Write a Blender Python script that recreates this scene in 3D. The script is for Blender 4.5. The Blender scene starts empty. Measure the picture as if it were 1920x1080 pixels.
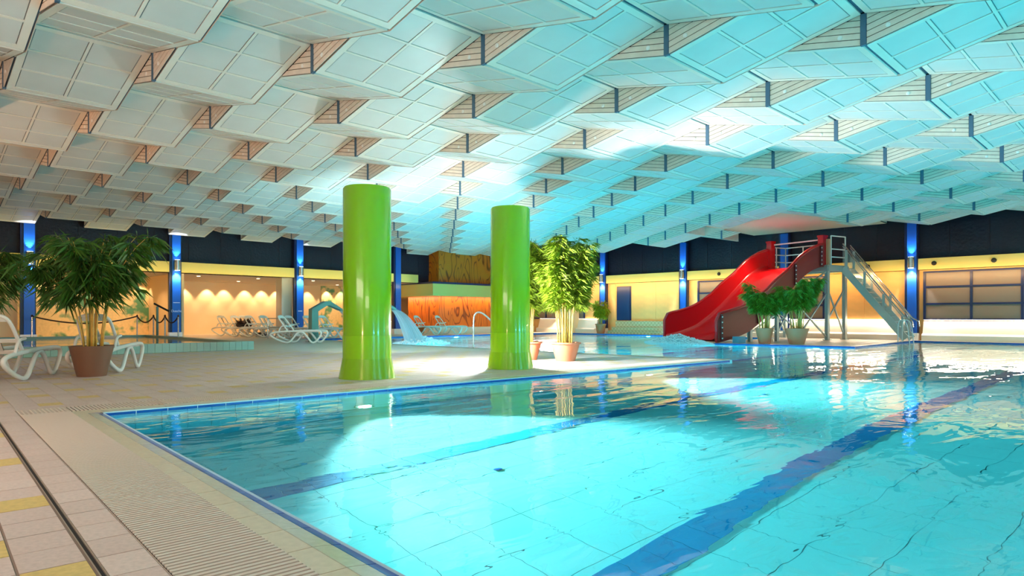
import bpy, bmesh, math, random
from mathutils import Vector, Matrix
random.seed(7)
S = bpy.context.scene
COL = S.collection
PI = math.pi

# ------------------------------------------------------------------ camera, world, exposure, lights
CAM_H = 1.1
YAW = math.radians(44.458)
cd = bpy.data.cameras.new('camera')
cd.sensor_width = 36.0
cd.lens = 1236.6 / 1920 * 36.0
cd.shift_y = 53.0 / 1920
cd.clip_start = 0.05
cam = bpy.data.objects.new('camera', cd)
cam.location = (0, 0, CAM_H)
cam.rotation_euler = (PI / 2, 0, -YAW)
COL.objects.link(cam)
S.camera = cam

w = bpy.data.worlds.new('world'); S.world = w
w.use_nodes = True
w.node_tree.nodes['Background'].inputs[0].default_value = (1.0, 0.9, 0.8, 1)
w.node_tree.nodes['Background'].inputs[1].default_value = 0.25
S.view_settings.view_transform = 'Standard'
S.view_settings.look = 'None'
S.view_settings.exposure = 0.0
S.view_settings.gamma = 1.0
S.view_settings.use_curve_mapping = False
cy = S.cycles
cy.max_bounces = 10; cy.diffuse_bounces = 4; cy.glossy_bounces = 5; cy.transmission_bounces = 8; cy.transparent_max_bounces = 12
cy.caustics_reflective = False; cy.caustics_refractive = True
cy.sample_clamp_indirect = 6.0
cy.blur_glossy = 0.6
cy.use_denoising = True

PHI = math.radians(2.8)
CP, SP = math.cos(PHI), math.sin(PHI)
def PW(x, y, z=0.0):            # pool axes -> building axes
    return Vector((x * CP + y * SP, -x * SP + y * CP, z))

def lamp(kind, loc, power, color, aim=None, size=0.1, angle=None, blend=0.5, sx=None, sy=None, name='lamp_light'):
    l = bpy.data.lights.new(name, kind)
    l.energy = power; l.color = color
    if kind == 'AREA':
        l.shape = 'RECTANGLE'; l.size = sx; l.size_y = sy
    else:
        l.shadow_soft_size = size
    if kind == 'SPOT':
        l.spot_size = angle; l.spot_blend = blend
    o = bpy.data.objects.new(name, l)
    o.location = loc
    if aim is not None:
        d = Vector(aim) - Vector(loc)
        o.rotation_euler = d.to_track_quat('-Z', 'Y').to_euler()
    COL.objects.link(o)
    return o

COOL = (1.0, 0.86, 0.82)
WARM = (1.0, 0.66, 0.34)
R = math.radians
# floodlight standing on the deck behind the second green column, thrown at the ceiling
lamp('POINT', (10.40, 11.0, 0.95), 420, (0.93, 0.99, 1.0), size=0.09)
lamp('SPOT', (10.42, 11.0, 1.15), 800, (0.95, 0.99, 1.0), (10.42, 11.0, 0), 0.09, R(172), 0.15)
lamp('SPOT', (10.44, 11.1, 1.2), 1500, (0.95, 0.99, 1.0), (13.9, 16.8, 5.2), 0.09, R(70), 0.9)
lamp('SPOT', (10.44, 11.0, 1.3), 2600, (0.98, 0.98, 1.0), (18.5, 4.0, 5.2), 0.09, R(92), 0.9)
lamp('SPOT', (9.7, 15.5, 1.3), 1500, (0.62, 0.97, 1.0), (17.0, 24.0, 5.2), 0.15, R(125), 0.9)  # added uplight hidden behind the first green column, brightens the far ceiling
# underwater lamps in the long wall of the main pool
LAMPX = (5.3, 12.2)
for lx in LAMPX:
    p = PW(lx - 0.42, 8.62, -1.32)
    q = PW(lx - 0.25, 5.2, -2.1)
    lamp('SPOT', p, 13500, COOL, q, 0.09, R(88), 0.75)
# added underwater lamps, out of sight, filling the pools with even cyan light
AQUA = (0.06, 0.86, 1.0)
for p, q, e in (((19.5, -5.6, -1.2), (19.5, 0, -1.7), 2700), ((26, -5.6, -1.2), (26, 0, -1.7), 2700), ((12, -5.6, -1.2), (12, 0, -1.7), 2200),
                ((5.5, -5.6, -1.2), (5.5, 0, -1.7), 1300), ((33.4, 2, -1.2), (28, 2, -1.7), 2700), ((25.3, 9.6, -1.2), (20, 9.6, -1.7), 2400),
                ((15.6, 13.5, -1.2), (22, 13.5, -1.7), 13000), ((15.4, 20, -1.2), (22, 20, -1.7), 13000), ((24, 29.0, -1.2), (24, 22, -1.7), 12000), ((32.8, 22, -1.2), (26, 22, -1.7), 9000)):
    lamp('SPOT', p, e * 0.75, AQUA, q, 0.1, R(150), 0.6)
# added unseen aqua lights past the main pool's near side, tinting the ceiling
for x, e in ((6.0, 700), (13.0, 1500), (20.0, 1500)):
    lamp('SPOT', (x, -6.9, 0.6), e, (0.05, 0.76, 0.96), (x + 0.5, 1.5, 5.2), 0.15, R(105), 0.8)
lamp('SPOT', (31.0, -6.9, 0.6), 1000, (0.05, 0.76, 0.96), (25.0, 2.0, 5.2), 0.15, R(100), 0.8)
# added warm fill lights, unseen, left of and behind the camera: deck and ceiling
lamp('AREA', (-3.2, 6.0, 3.6), 270, (1.0, 0.78, 0.66), (3.0, 8.0, 0.5), sx=6.0, sy=1.2)
lamp('AREA', (-2.6, -4.0, 3.6), 230, (1.0, 0.80, 0.66), (2.0, 2.0, 0.3), sx=5.0, sy=1.2)
lamp('SPOT', (-3.5, 3.0, 0.6), 1000, (1.0, 0.52, 0.28), (0.5, 14.0, 5.2), 0.2, R(115), 0.8)
lamp('SPOT', (-3.5, 16.0, 0.6), 1200, (1.0, 0.52, 0.28), (4.5, 24.0, 5.2), 0.2, R(120), 0.8)
lamp('SPOT', (31.2, 13.0, 5.3), 700, (1.0, 0.74, 0.5), (29.0, 13.6, 1.5), 0.2, R(110), 0.6)  # warm ceiling spot over the slide

# ------------------------------------------------------------------ materials
def lin(c):
    return tuple(((v / 255.0) / 12.92 if v / 255.0 <= 0.04045 else ((v / 255.0 + 0.055) / 1.055) ** 2.4) for v in c)
def mat(name, rgb, rough=0.5, metal=0.0, spec=0.5, noise=None, bump=None, coat=0.0, trans=0.0, alpha=1.0, emit=None):
    m = bpy.data.materials.new(name); m.use_nodes = True
    nt = m.node_tree; b = nt.nodes['Principled BSDF']
    c = lin(rgb) + (1,)
    b.inputs['Base Color'].default_value = c
    b.inputs['Roughness'].default_value = rough
    b.inputs['Metallic'].default_value = metal
    b.inputs['Specular IOR Level'].default_value = spec
    b.inputs['Coat Weight'].default_value = coat
    b.inputs['Transmission Weight'].default_value = trans
    b.inputs['Alpha'].default_value = alpha
    if emit:
        b.inputs['Emission Color'].default_value = lin(emit[0]) + (1,)
        b.inputs['Emission Strength'].default_value = emit[1]
    if noise:
        sc, amt, det = noise
        tc = nt.nodes.new('ShaderNodeTexCoord')
        n = nt.nodes.new('ShaderNodeTexNoise'); n.inputs['Scale'].default_value = sc; n.inputs['Detail'].default_value = det
        nt.links.new(tc.outputs['Object'], n.inputs['Vector'])
        mx = nt.nodes.new('ShaderNodeMixRGB'); mx.blend_type = 'MULTIPLY'; mx.inputs['Fac'].default_value = 1.0
        mx.inputs['Color1'].default_value = c
        rp = nt.nodes.new('ShaderNodeMapRange')
        rp.inputs['From Min'].default_value = 0.3; rp.inputs['From Max'].default_value = 0.7
        rp.inputs['To Min'].default_value = 1 - amt; rp.inputs['To Max'].default_value = 1 + amt
        nt.links.new(n.outputs['Fac'], rp.inputs['Value'])
        nt.links.new(rp.outputs['Result'], mx.inputs['Color2'])
        nt.links.new(mx.outputs['Color'], b.inputs['Base Color'])
    if bump:
        sc, st, dist = bump
        tc = nt.nodes.new('ShaderNodeTexCoord')
        n = nt.nodes.new('ShaderNodeTexNoise'); n.inputs['Scale'].default_value = sc; n.inputs['Detail'].default_value = 4
        nt.links.new(tc.outputs['Object'], n.inputs['Vector'])
        bp = nt.nodes.new('ShaderNodeBump'); bp.inputs['Strength'].default_value = st; bp.inputs['Distance'].default_value = dist
        nt.links.new(n.outputs['Fac'], bp.inputs['Height'])
        nt.links.new(bp.outputs['Normal'], b.inputs['Normal'])
    return m

M = {}
M['tile'] = mat('floor_tile', (208, 187, 178), 0.42, noise=(40, 0.10, 4))
M['tile_b'] = mat('floor_tile_light', (212, 192, 183), 0.42, noise=(40, 0.10, 4))
M['tile_c'] = mat('floor_tile_dark', (204, 183, 174), 0.42, noise=(40, 0.10, 4))
M['tile_y'] = mat('floor_tile_ochre', (212, 182, 112), 0.42, noise=(30, 0.12, 4))
M['grout'] = mat('grout', (132, 112, 100), 0.8)
M['coping'] = mat('coping_tile', (206, 196, 172), 0.3, noise=(20, 0.08, 3))
M['coping_rib'] = mat('ribbed_coping', (196, 200, 186), 0.22, noise=(20, 0.08, 3))
M['bluetile'] = mat('blue_tile', (10, 84, 170), 0.2)
M['grate'] = mat('white_grating', (214, 200, 186), 0.5)
M['slot'] = mat('steel_slot', (170, 150, 132), 0.4, 0.4)
M['dark'] = mat('dark_gap', (30, 26, 26), 0.8)
M['pooltile'] = mat('pool_tile', (186, 232, 238), 0.4)
M['poolgrout'] = mat('pool_grout', (160, 214, 224), 0.6)
M['lane'] = mat('lane_tile', (0, 122, 186), 0.4)
M['panel'] = mat('ceiling_frame', (232, 228, 216), 0.38, noise=(3, 0.03, 2))
M['cell'] = mat('perforated_sheet', (214, 216, 212), 0.42, noise=(2, 0.03, 2))
M['slate'] = mat('slate_reveal', (74, 104, 128), 0.6)
M['groove'] = mat('panel_groove', (132, 150, 158), 0.6)
M['board'] = mat('painted_timber', (230, 214, 198), 0.55, noise=(6, 0.06, 4))
M['board_gap'] = mat('board_joint', (92, 76, 66), 0.8)
M['roof'] = mat('roof_underside', (38, 40, 48), 0.9)
M['green'] = mat('green_lacquer', (130, 184, 0), 0.22, coat=0.4)
M['green2'] = mat('green_sleeve', (140, 196, 6), 0.2, coat=0.4)
M['blue'] = mat('blue_steel', (24, 90, 186), 0.3)
M['navy'] = mat('navy_steel', (14, 28, 74), 0.35)
M['darkwall'] = mat('dark_wall_panel', (22, 19, 34), 0.4, spec=0.35, bump=(9, 0.6, 0.04))
M['fascia'] = mat('yellow_fascia', (216, 196, 108), 0.4)
M['tanwall'] = mat('tan_wall', (244, 184, 108), 0.5, noise=(2.5, 0.06, 4))
M['cream'] = mat('cream_wall', (248, 212, 162), 0.6)
M['creamtile'] = mat('cream_bench', (246, 234, 214), 0.45)
M['white'] = mat('white_paint', (240, 238, 232), 0.45)
M['greywall'] = mat('grey_wall', (190, 180, 164), 0.6)
M['plastic'] = mat('white_resin', (226, 226, 218), 0.38)
M['steel'] = mat('brushed_steel', (196, 196, 194), 0.25, 0.9)
M['galv'] = mat('galvanised_steel', (176, 190, 186), 0.4, 0.5)
M['red'] = mat('red_laminate', (206, 14, 20), 0.2, coat=0.5)
M['redout'] = mat('red_outside', (152, 36, 26), 0.4)
M['black'] = mat('black_rubber', (26, 24, 24), 0.6)
M['terracotta'] = mat('terracotta_plastic', (226, 134, 100), 0.45)
M['terra2'] = mat('terracotta_deep', (206, 112, 66), 0.5)
M['brownpot'] = mat('brown_pot', (116, 80, 58), 0.45)
M['soil'] = mat('soil', (60, 42, 30), 0.9)
M['cane'] = mat('bamboo_cane', (206, 164, 72), 0.4, noise=(14, 0.18, 3))
M['leaf'] = mat('bamboo_leaf', (106, 142, 34), 0.42, noise=(5, 0.3, 2))
M['leaf_lit'] = mat('bamboo_leaf_light', (104, 126, 22), 0.6, spec=0.2, noise=(5, 0.3, 2))
M['leaf_d'] = mat('bamboo_leaf_dark', (64, 104, 30), 0.45, noise=(5, 0.3, 2))
M['leaf_y'] = mat('croton_leaf', (206, 178, 40), 0.45, noise=(6, 0.35, 2))
M['frost'] = mat('frosted_pane', (128, 108, 90), 0.35)
M['tealduct'] = mat('teal_duct', (92, 136, 126), 0.35)
M['turq'] = mat('turquoise_tile', (124, 166, 154), 0.3)
M['rope'] = mat('dark_rope', (66, 42, 34), 0.8)
M['door'] = mat('blue_door', (14, 50, 96), 0.35)
M['ink'] = mat('sign_ink', (70, 44, 22), 0.6)
M['letter'] = mat('white_letter', (214, 226, 255), 0.5)
M['lens'] = mat('lamp_lens', (255, 240, 215), 0.3, emit=((255, 226, 180), 14.0))
M['coolens'] = mat('cool_lens', (235, 245, 255), 0.3, emit=((225, 238, 255), 12.0))
M['poollens'] = mat('pool_lens', (235, 250, 255), 0.3, emit=((235, 250, 255), 8.0))
M['strip'] = mat('led_strip', (255, 240, 220), 0.3, emit=((255, 232, 200), 5.0))

def mix_material(name, col, transp, rough=0.3):
    m = bpy.data.materials.new(name); m.use_nodes = True
    nt = m.node_tree; b = nt.nodes['Principled BSDF']; out = nt.nodes['Material Output']
    b.inputs['Base Color'].default_value = lin(col) + (1,); b.inputs['Roughness'].default_value = rough
    t = nt.nodes.new('ShaderNodeBsdfTransparent'); mx = nt.nodes.new('ShaderNodeMixShader')
    mx.inputs[0].default_value = transp
    nt.links.new(b.outputs[0], mx.inputs[1]); nt.links.new(t.outputs[0], mx.inputs[2]); nt.links.new(mx.outputs[0], out.inputs[0])
    return m, nt, mx
M['glass'] = mix_material('clear_glass', (236, 246, 240), 0.86, 0.05)[0]
# falling water: streaky, half transparent
m, nt, mx = mix_material('falling_water', (226, 244, 250), 0.5, 0.2)
tc = nt.nodes.new('ShaderNodeTexCoord'); mp = nt.nodes.new('ShaderNodeMapping'); nz = nt.nodes.new('ShaderNodeTexNoise'); rp = nt.nodes.new('ShaderNodeMapRange')
mp.inputs['Scale'].default_value = (30, 1.2, 1); nz.inputs['Scale'].default_value = 1.0; nz.inputs['Detail'].default_value = 4
rp.inputs['From Min'].default_value = 0.35; rp.inputs['From Max'].default_value = 0.65; rp.inputs['To Min'].default_value = 0.05; rp.inputs['To Max'].default_value = 0.5
nt.links.new(tc.outputs['UV'], mp.inputs['Vector']); nt.links.new(mp.outputs[0], nz.inputs['Vector']); nt.links.new(nz.outputs['Fac'], rp.inputs['Value']); nt.links.new(rp.outputs[0], mx.inputs[0])
M['jet'] = m
# water surface
m = bpy.data.materials.new('pool_water'); m.use_nodes = True
nt = m.node_tree; nt.nodes.remove(nt.nodes['Principled BSDF']); out = nt.nodes['Material Output']
gl = nt.nodes.new('ShaderNodeBsdfGlass'); gl.inputs['IOR'].default_value = 1.333; gl.inputs['Roughness'].default_value = 0.0
gl.inputs['Color'].default_value = (0.96, 0.99, 1.0, 1)
tc = nt.nodes.new('ShaderNodeTexCoord'); mp = nt.nodes.new('ShaderNodeMapping')
mp.inputs['Rotation'].default_value = (0, 0, R(44.5)); mp.inputs['Scale'].default_value = (0.55, 1.5, 1)
n1 = nt.nodes.new('ShaderNodeTexNoise'); n1.inputs['Scale'].default_value = 1.3; n1.inputs['Detail'].default_value = 3; n1.inputs['Distortion'].default_value = 0.6
n2 = nt.nodes.new('ShaderNodeTexNoise'); n2.inputs['Scale'].default_value = 0.35; n2.inputs['Detail'].default_value = 1
ad = nt.nodes.new('ShaderNodeMath'); ad.operation = 'MULTIPLY_ADD'; ad.inputs[1].default_value = 2.0
bp = nt.nodes.new('ShaderNodeBump'); bp.inputs['Strength'].default_value = 0.16; bp.inputs['Distance'].default_value = 0.10
nt.links.new(tc.outputs['Object'], mp.inputs['Vector']); nt.links.new(mp.outputs[0], n1.inputs['Vector']); nt.links.new(mp.outputs[0], n2.inputs['Vector'])
nt.links.new(n2.outputs['Fac'], ad.inputs[0]); nt.links.new(n1.outputs['Fac'], ad.inputs[2])
nt.links.new(ad.outputs[0], bp.inputs['Height']); nt.links.new(bp.outputs[0], gl.inputs['Normal']); nt.links.new(gl.outputs[0], out.inputs[0])
M['water_flat'] = m
m = m.copy(); m.name = 'deep_pool_water'; nt = m.node_tree
va = nt.nodes.new('ShaderNodeVolumeAbsorption'); va.inputs['Color'].default_value = (0.0, 0.86, 0.885, 1); va.inputs['Density'].default_value = 0.27
nt.links.new(va.outputs[0], nt.nodes['Material Output'].inputs['Volume'])
M['water'] = m
# foam
M['foam'] = mix_material('foam', (248, 252, 254), 0.2, 0.5)[0]
# orange veneer with dark grain
m = bpy.data.materials.new('orange_veneer'); m.use_nodes = True
nt = m.node_tree; b = nt.nodes['Principled BSDF']; b.inputs['Roughness'].default_value = 0.4
tc = nt.nodes.new('ShaderNodeTexCoord'); mp = nt.nodes.new('ShaderNodeMapping'); mp.inputs['Scale'].default_value = (1.0, 1.0, 0.28)
nz = nt.nodes.new('ShaderNodeTexNoise'); nz.inputs['Scale'].default_value = 1.1; nz.inputs['Detail'].default_value = 1.5; nz.inputs['Distortion'].default_value = 0.8
mu = nt.nodes.new('ShaderNodeMath'); mu.operation = 'MULTIPLY'; mu.inputs[1].default_value = 62.0
si = nt.nodes.new('ShaderNodeMath'); si.operation = 'SINE'
cr = nt.nodes.new('ShaderNodeValToRGB')
cr.color_ramp.elements[0].position = 0.0; cr.color_ramp.elements[0].color = lin((206, 100, 18)) + (1,)
cr.color_ramp.elements[1].position = 1.0; cr.color_ramp.elements[1].color = lin((120, 44, 8)) + (1,)
e = cr.color_ramp.elements.new(0.72); e.color = lin((204, 94, 18)) + (1,)
nt.links.new(tc.outputs['Object'], mp.inputs['Vector']); nt.links.new(mp.outputs[0], nz.inputs['Vector']); nt.links.new(nz.outputs['Fac'], mu.inputs[0])
nt.links.new(mu.outputs[0], si.inputs[0]); nt.links.new(si.outputs[0], cr.inputs['Fac']); nt.links.new(cr.outputs['Color'], b.inputs['Base Color'])
M['veneer'] = m
# leaf mural: cream ground with green blots
m = bpy.data.materials.new('leaf_mural'); m.use_nodes = True
nt = m.node_tree; b = nt.nodes['Principled BSDF']; b.inputs['Roughness'].default_value = 0.6
tc = nt.nodes.new('ShaderNodeTexCoord')
n1 = nt.nodes.new('ShaderNodeTexNoise'); n1.inputs['Scale'].default_value = 1.5; n1.inputs['Detail'].default_value = 2.5
n2 = nt.nodes.new('ShaderNodeTexNoise'); n2.inputs['Scale'].default_value = 9; n2.inputs['Detail'].default_value = 4
cr = nt.nodes.new('ShaderNodeValToRGB')
cr.color_ramp.elements[0].position = 0.50; cr.color_ramp.elements[0].color = lin((248, 214, 150)) + (1,)
cr.color_ramp.elements[1].position = 0.60; cr.color_ramp.elements[1].color = lin((96, 156, 112)) + (1,)
cr2 = nt.nodes.new('ShaderNodeMapRange'); cr2.inputs['To Min'].default_value = 0.8; cr2.inputs['To Max'].default_value = 1.15
mx = nt.nodes.new('ShaderNodeMixRGB'); mx.blend_type = 'MULTIPLY'; mx.inputs[0].default_value = 1
nt.links.new(tc.outputs['Object'], n1.inputs['Vector']); nt.links.new(tc.outputs['Object'], n2.inputs['Vector'])
nt.links.new(n1.outputs['Fac'], cr.inputs['Fac']); nt.links.new(n2.outputs['Fac'], cr2.inputs['Value'])
nt.links.new(cr.outputs['Color'], mx.inputs[1]); nt.links.new(cr2.outputs[0], mx.inputs[2]); nt.links.new(mx.outputs[0], b.inputs['Base Color'])
M['mural'] = m
# far floor: tile grid too distant to pick apart
m = bpy.data.materials.new('floor_far'); m.use_nodes = True
nt = m.node_tree; b = nt.nodes['Principled BSDF']; b.inputs['Roughness'].default_value = 0.42
tc = nt.nodes.new('ShaderNodeTexCoord'); mp = nt.nodes.new('ShaderNodeMapping'); mp.inputs['Rotation'].default_value = (0, 0, PHI)
bk = nt.nodes.new('ShaderNodeTexBrick'); bk.offset = 0.0; bk.inputs['Scale'].default_value = 1.0
bk.inputs['Brick Width'].default_value = 0.25; bk.inputs['Row Height'].default_value = 0.29; bk.inputs['Mortar Size'].default_value = 0.006
bk.inputs['Color1'].default_value = lin((206, 192, 180)) + (1,); bk.inputs['Color2'].default_value = lin((214, 200, 180)) + (1,); bk.inputs['Mortar'].default_value = lin((150, 132, 118)) + (1,)
nt.links.new(tc.outputs['Object'], mp.inputs['Vector']); nt.links.new(mp.outputs[0], bk.inputs['Vector']); nt.links.new(bk.outputs['Color'], b.inputs['Base Color'])
M['farfloor'] = m
# small mosaic tile on steps and bench
m = bpy.data.materials.new('mosaic'); m.use_nodes = True
nt = m.node_tree; b = nt.nodes['Principled BSDF']; b.inputs['Roughness'].default_value = 0.4
tc = nt.nodes.new('ShaderNodeTexCoord'); ck = nt.nodes.new('ShaderNodeTexChecker'); ck.inputs['Scale'].default_value = 8
ck.inputs['Color1'].default_value = lin((226, 196, 150)) + (1,); ck.inputs['Color2'].default_value = lin((204, 170, 122)) + (1,)
nt.links.new(tc.outputs['Object'], ck.inputs['Vector']); nt.links.new(ck.outputs['Color'], b.inputs['Base Color'])
M['mosaic'] = m

# ------------------------------------------------------------------ mesh helpers
class MB:
    def __init__(s): s.v = []; s.f = []; s.mi = []; s.uv = None
    def add(s, vs, fs, mi=0):
        o = len(s.v); s.v += [tuple(v) for v in vs]
        for f in fs: s.f.append(tuple(i + o for i in f)); s.mi.append(mi)
    def box(s, lo, hi, mi=0, bottom=True):
        x0, y0, z0 = lo; x1, y1, z1 = hi
        vs = [(x0, y0, z0), (x1, y0, z0), (x1, y1, z0), (x0, y1, z0), (x0, y0, z1), (x1, y0, z1), (x1, y1, z1), (x0, y1, z1)]
        fs = [(4, 5, 6, 7), (0, 1, 5, 4), (1, 2, 6, 5), (2, 3, 7, 6), (3, 0, 4, 7)]
        if bottom: fs.append((3, 2, 1, 0))
        s.add(vs, fs, mi)
    def obox(s, c, ax, ay, az, mi=0):       # oriented box: centre, three half-axis vectors
        c, ax, ay, az = map(Vector, (c, ax, ay, az))
        vs = [c - ax - ay - az, c + ax - ay - az, c + ax + ay - az, c - ax + ay - az, c - ax - ay + az, c + ax - ay + az, c + ax + ay + az, c - ax + ay + az]
        s.add(vs, [(4, 5, 6, 7), (0, 1, 5, 4), (1, 2, 6, 5), (2, 3, 7, 6), (3, 0, 4, 7), (3, 2, 1, 0)], mi)
    def bar(s, a, b, w, h, mi=0, up=(0, 0, 1)):
        a, b = Vector(a), Vector(b); d = b - a
        u = Vector(up)
        sd = d.cross(u)
        if sd.length < 1e-6: sd = d.cross(Vector((1, 0, 0)))
        sd.normalize(); n = sd.cross(d).normalized()
        s.obox((a + b) / 2, d / 2, sd * w / 2, n * h / 2, mi)
    def tube(s, pts, r, n=8, mi=0, cap=True, closed=False):
        pts = [Vector(p) for p in pts]; k = len(pts)
        rs = r if isinstance(r, (list, tuple)) else [r] * k
        o = len(s.v); prev = None
        for i, p in enumerate(pts):
            if closed: t = pts[(i + 1) % k] - pts[i - 1]
            else: t = (pts[min(i + 1, k - 1)] - pts[max(i - 1, 0)])
            t.normalize()
            if prev is None:
                a = t.cross(Vector((0, 0, 1)))
                if a.length < 1e-3: a = t.cross(Vector((1, 0, 0)))
            else: a = prev - t * prev.dot(t)
            a.normalize(); prev = a; b = t.cross(a)
            for q in range(n):
                an = 2 * PI * q / n
                s.v.append(tuple(p + (a * math.cos(an) + b * math.sin(an)) * rs[i]))
        for i in range(k if closed else k - 1):
            i2 = (i + 1) % k
            for q in range(n):
                s.f.append((o + i * n + q, o + i * n + (q + 1) % n, o + i2 * n + (q + 1) % n, o + i2 * n + q)); s.mi.append(mi)
        if cap and not closed:
            s.f.append(tuple(o + q for q in reversed(range(n)))); s.mi.append(mi)
            s.f.append(tuple(o + (k - 1) * n + q for q in range(n))); s.mi.append(mi)
    def lathe(s, prof, n=32, c=(0, 0, 0), mi=0, cap=True):
        o = len(s.v)
        for (r, z) in prof:
            for q in range(n):
                an = 2 * PI * q / n
                s.v.append((c[0] + r * math.cos(an), c[1] + r * math.sin(an), c[2] + z))
        for i in range(len(prof) - 1):
            for q in range(n):
                s.f.append((o + i * n + q, o + i * n + (q + 1) % n, o + (i + 1) * n + (q + 1) % n, o + (i + 1) * n + q)); s.mi.append(mi)
        if cap:
            s.f.append(tuple(o + q for q in reversed(range(n)))); s.mi.append(mi)
            e = o + (len(prof) - 1) * n
            s.f.append(tuple(e + q for q in range(n))); s.mi.append(mi)
    def mesh(s, name, mats, smooth=False):
        me = bpy.data.meshes.new(name); me.from_pydata(s.v, [], s.f)
        for m in (mats if isinstance(mats, (list, tuple)) else [mats]): me.materials.append(m)
        me.polygons.foreach_set('material_index', s.mi)
        if smooth: me.polygons.foreach_set('use_smooth', [True] * len(s.f))
        me.update()
        return me
    def build(s, name, mats, parent=None, smooth=False, loc=None, rz=0.0):
        return place(name, s.mesh(name, mats, smooth), parent, loc, rz)
def place(name, me, parent=None, loc=None, rz=0.0):
    o = bpy.data.objects.new(name, me); COL.objects.link(o)
    if parent is not None: o.parent = parent
    if loc is not None: o.location = loc
    if rz: o.rotation_euler = (0, 0, rz)
    return o
def sharp(o, ang=35):
    me = o.data
    me.polygons.foreach_set('use_smooth', [True] * len(me.polygons))
    me.set_sharp_from_angle(angle=R(ang))
    return o
def tag(o, label, cat, group=None):
    o['label'] = label; o['category'] = cat
    if group: o['group'] = group
    return o
def struct(o, label=None):
    o['kind'] = 'structure'
    if label: o['label'] = label
    return o
def thing(name, label, cat, loc, rz=0.0, group=None):
    o = bpy.data.objects.new(name, None); COL.objects.link(o)
    o.location = loc; o.rotation_euler = (0, 0, rz); o.empty_display_size = 0.1
    return tag(o, label, cat, group)
def copy_tree(o, loc=None, rz=None, label=None, parent=None, group=None):
    c = o.copy(); COL.objects.link(c)
    if parent is not None: c.parent = parent
    if loc is not None: c.location = loc
    if rz is not None: c.rotation_euler = (0, 0, rz)
    if label: c['label'] = label
    if group: c['group'] = group
    for ch in list(o.children): copy_tree(ch, parent=c)
    return c
FX, FY = math.cos(PI / 2 - YAW), math.sin(PI / 2 - YAW)      # view direction
def depth(x, y): return x * FX + y * FY
def in_view(x, y, z, mx=140):
    d = depth(x, y)
    if d < 0.3: return False
    r = x * FY - y * FX
    u = 960 + 1236.6 * r / d; v = 593 - 1236.6 * (z - CAM_H) / d
    return -mx < u < 1920 + mx and -mx < v < 1080 + mx

# ------------------------------------------------------------------ pool outline and floor
WZ = -0.05
POOL = [PW(1.53, -6.5), PW(1.53, 8.80), PW(15.35, 8.82), Vector((15.35, 12.0, 0)), Vector((15.0, 22.5, 0)), Vector((14.9, 29.6, 0)), Vector((33.0, 29.6, 0)),
        Vector((33.0, 14.3, 0)), Vector((24.6, 14.3, 0)), Vector((25.6, 8.35, 0)), Vector((33.7, 8.5, 0)), Vector((33.7, -6.5, 0))]
def poly_with_hole(outer, hole, z):
    bm = bmesh.new()
    def loop(pts):
        vs = [bm.verts.new((p[0], p[1], z)) for p in pts]
        return [bm.edges.new((vs[i], vs[(i + 1) % len(vs)])) for i in range(len(vs))]
    ed = loop(outer) + (loop(hole) if hole else [])
    bmesh.ops.triangle_fill(bm, use_beauty=True, use_dissolve=False, edges=ed)
    for f in bm.faces:
        if f.normal.z < 0: f.normal_flip()
    return bm
def grown(P, e):
    out = []; k = len(P)
    for i in range(k):
        d0 = (P[i] - P[i - 1]).normalized(); d1 = (P[(i + 1) % k] - P[i]).normalized()
        n0 = Vector((-d0.y, d0.x, 0)); n1 = Vector((-d1.y, d1.x, 0))
        out.append(P[i] + (n0 + n1) * (e / max(0.3, 1 + n0.dot(n1))))
    return out
bm = poly_with_hole([(-6, -8.5), (35, -8.5), (35, 43), (-6, 43)], grown(POOL, 0.17), -0.006)
me = bpy.data.meshes.new('floor'); bm.to_mesh(me); bm.free(); me.materials.append(M['farfloor'])
floor = struct(place('floor', me))

# basin
mb = MB(); n = len(POOL)
for i in range(n):
    a, b = POOL[i], POOL[(i + 1) % n]
    d = (b - a).normalized(); inn = Vector((d.y, -d.x, 0))
    zt, zl, zf = -0.006, -1.6, -1.85
    mb.add([(a.x, a.y, zt), (b.x, b.y, zt), (b.x, b.y, zl), (a.x, a.y, zl)], [(0, 1, 2, 3)], 0)
bmx = poly_with_hole(POOL, None, -1.87)
o = len(mb.v); bmx.verts.ensure_lookup_table()
mb.add([v.co for v in bmx.verts], [[v.index for v in f.verts] for f in bmx.faces], 1)
for i in range(n):
    a, b = POOL[i], POOL[(i + 1) % n]
    mb.add([(a.x, a.y, -1.6), (b.x, b.y, -1.6), (b.x, b.y, -1.87), (a.x, a.y, -1.87)], [(0, 1, 2, 3)], 0)
bmx.free()
basin = struct(mb.build('pool_basin', [M['pooltile'], M['poolgrout']]))
# wall tiles on the long wall, each a slab with its joints
mb = MB(); mb.box((0.004, -0.012, -1.48), (0.286, 0.0, -0.052)); wt = mb.mesh('wall_tile', M['pooltile'])
for k in range(47):
    x = 1.56 + k * 0.29
    o = place('wall_tile', wt, basin, PW(x, 8.80, 0)); o.rotation_euler = (0, 0, -PHI)
# ledge along the long wall
mb = MB()
a, b = PW(1.53, 8.80), PW(15.35, 8.82)
for p0, p1 in ((a, b),):
    d = (p1 - p0).normalized(); q = Vector((d.y, -d.x, 0)) * 0.16
    mb.add([(p0.x, p0.y, -1.55), (p1.x, p1.y, -1.55), (p1 + q).to_tuple()[:2] + (-1.60,), (p0 + q).to_tuple()[:2] + (-1.60,), (p1 + q).to_tuple()[:2] + (-1.87,), (p0 + q).to_tuple()[:2] + (-1.87,)], [(0, 1, 2, 3), (3, 2, 4, 5)])
mb.build('rest_ledge', mat('shaded_ledge_tile', (110, 196, 212), 0.5), basin)  # darker tile colour stands in for the shade along the ledge
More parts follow.
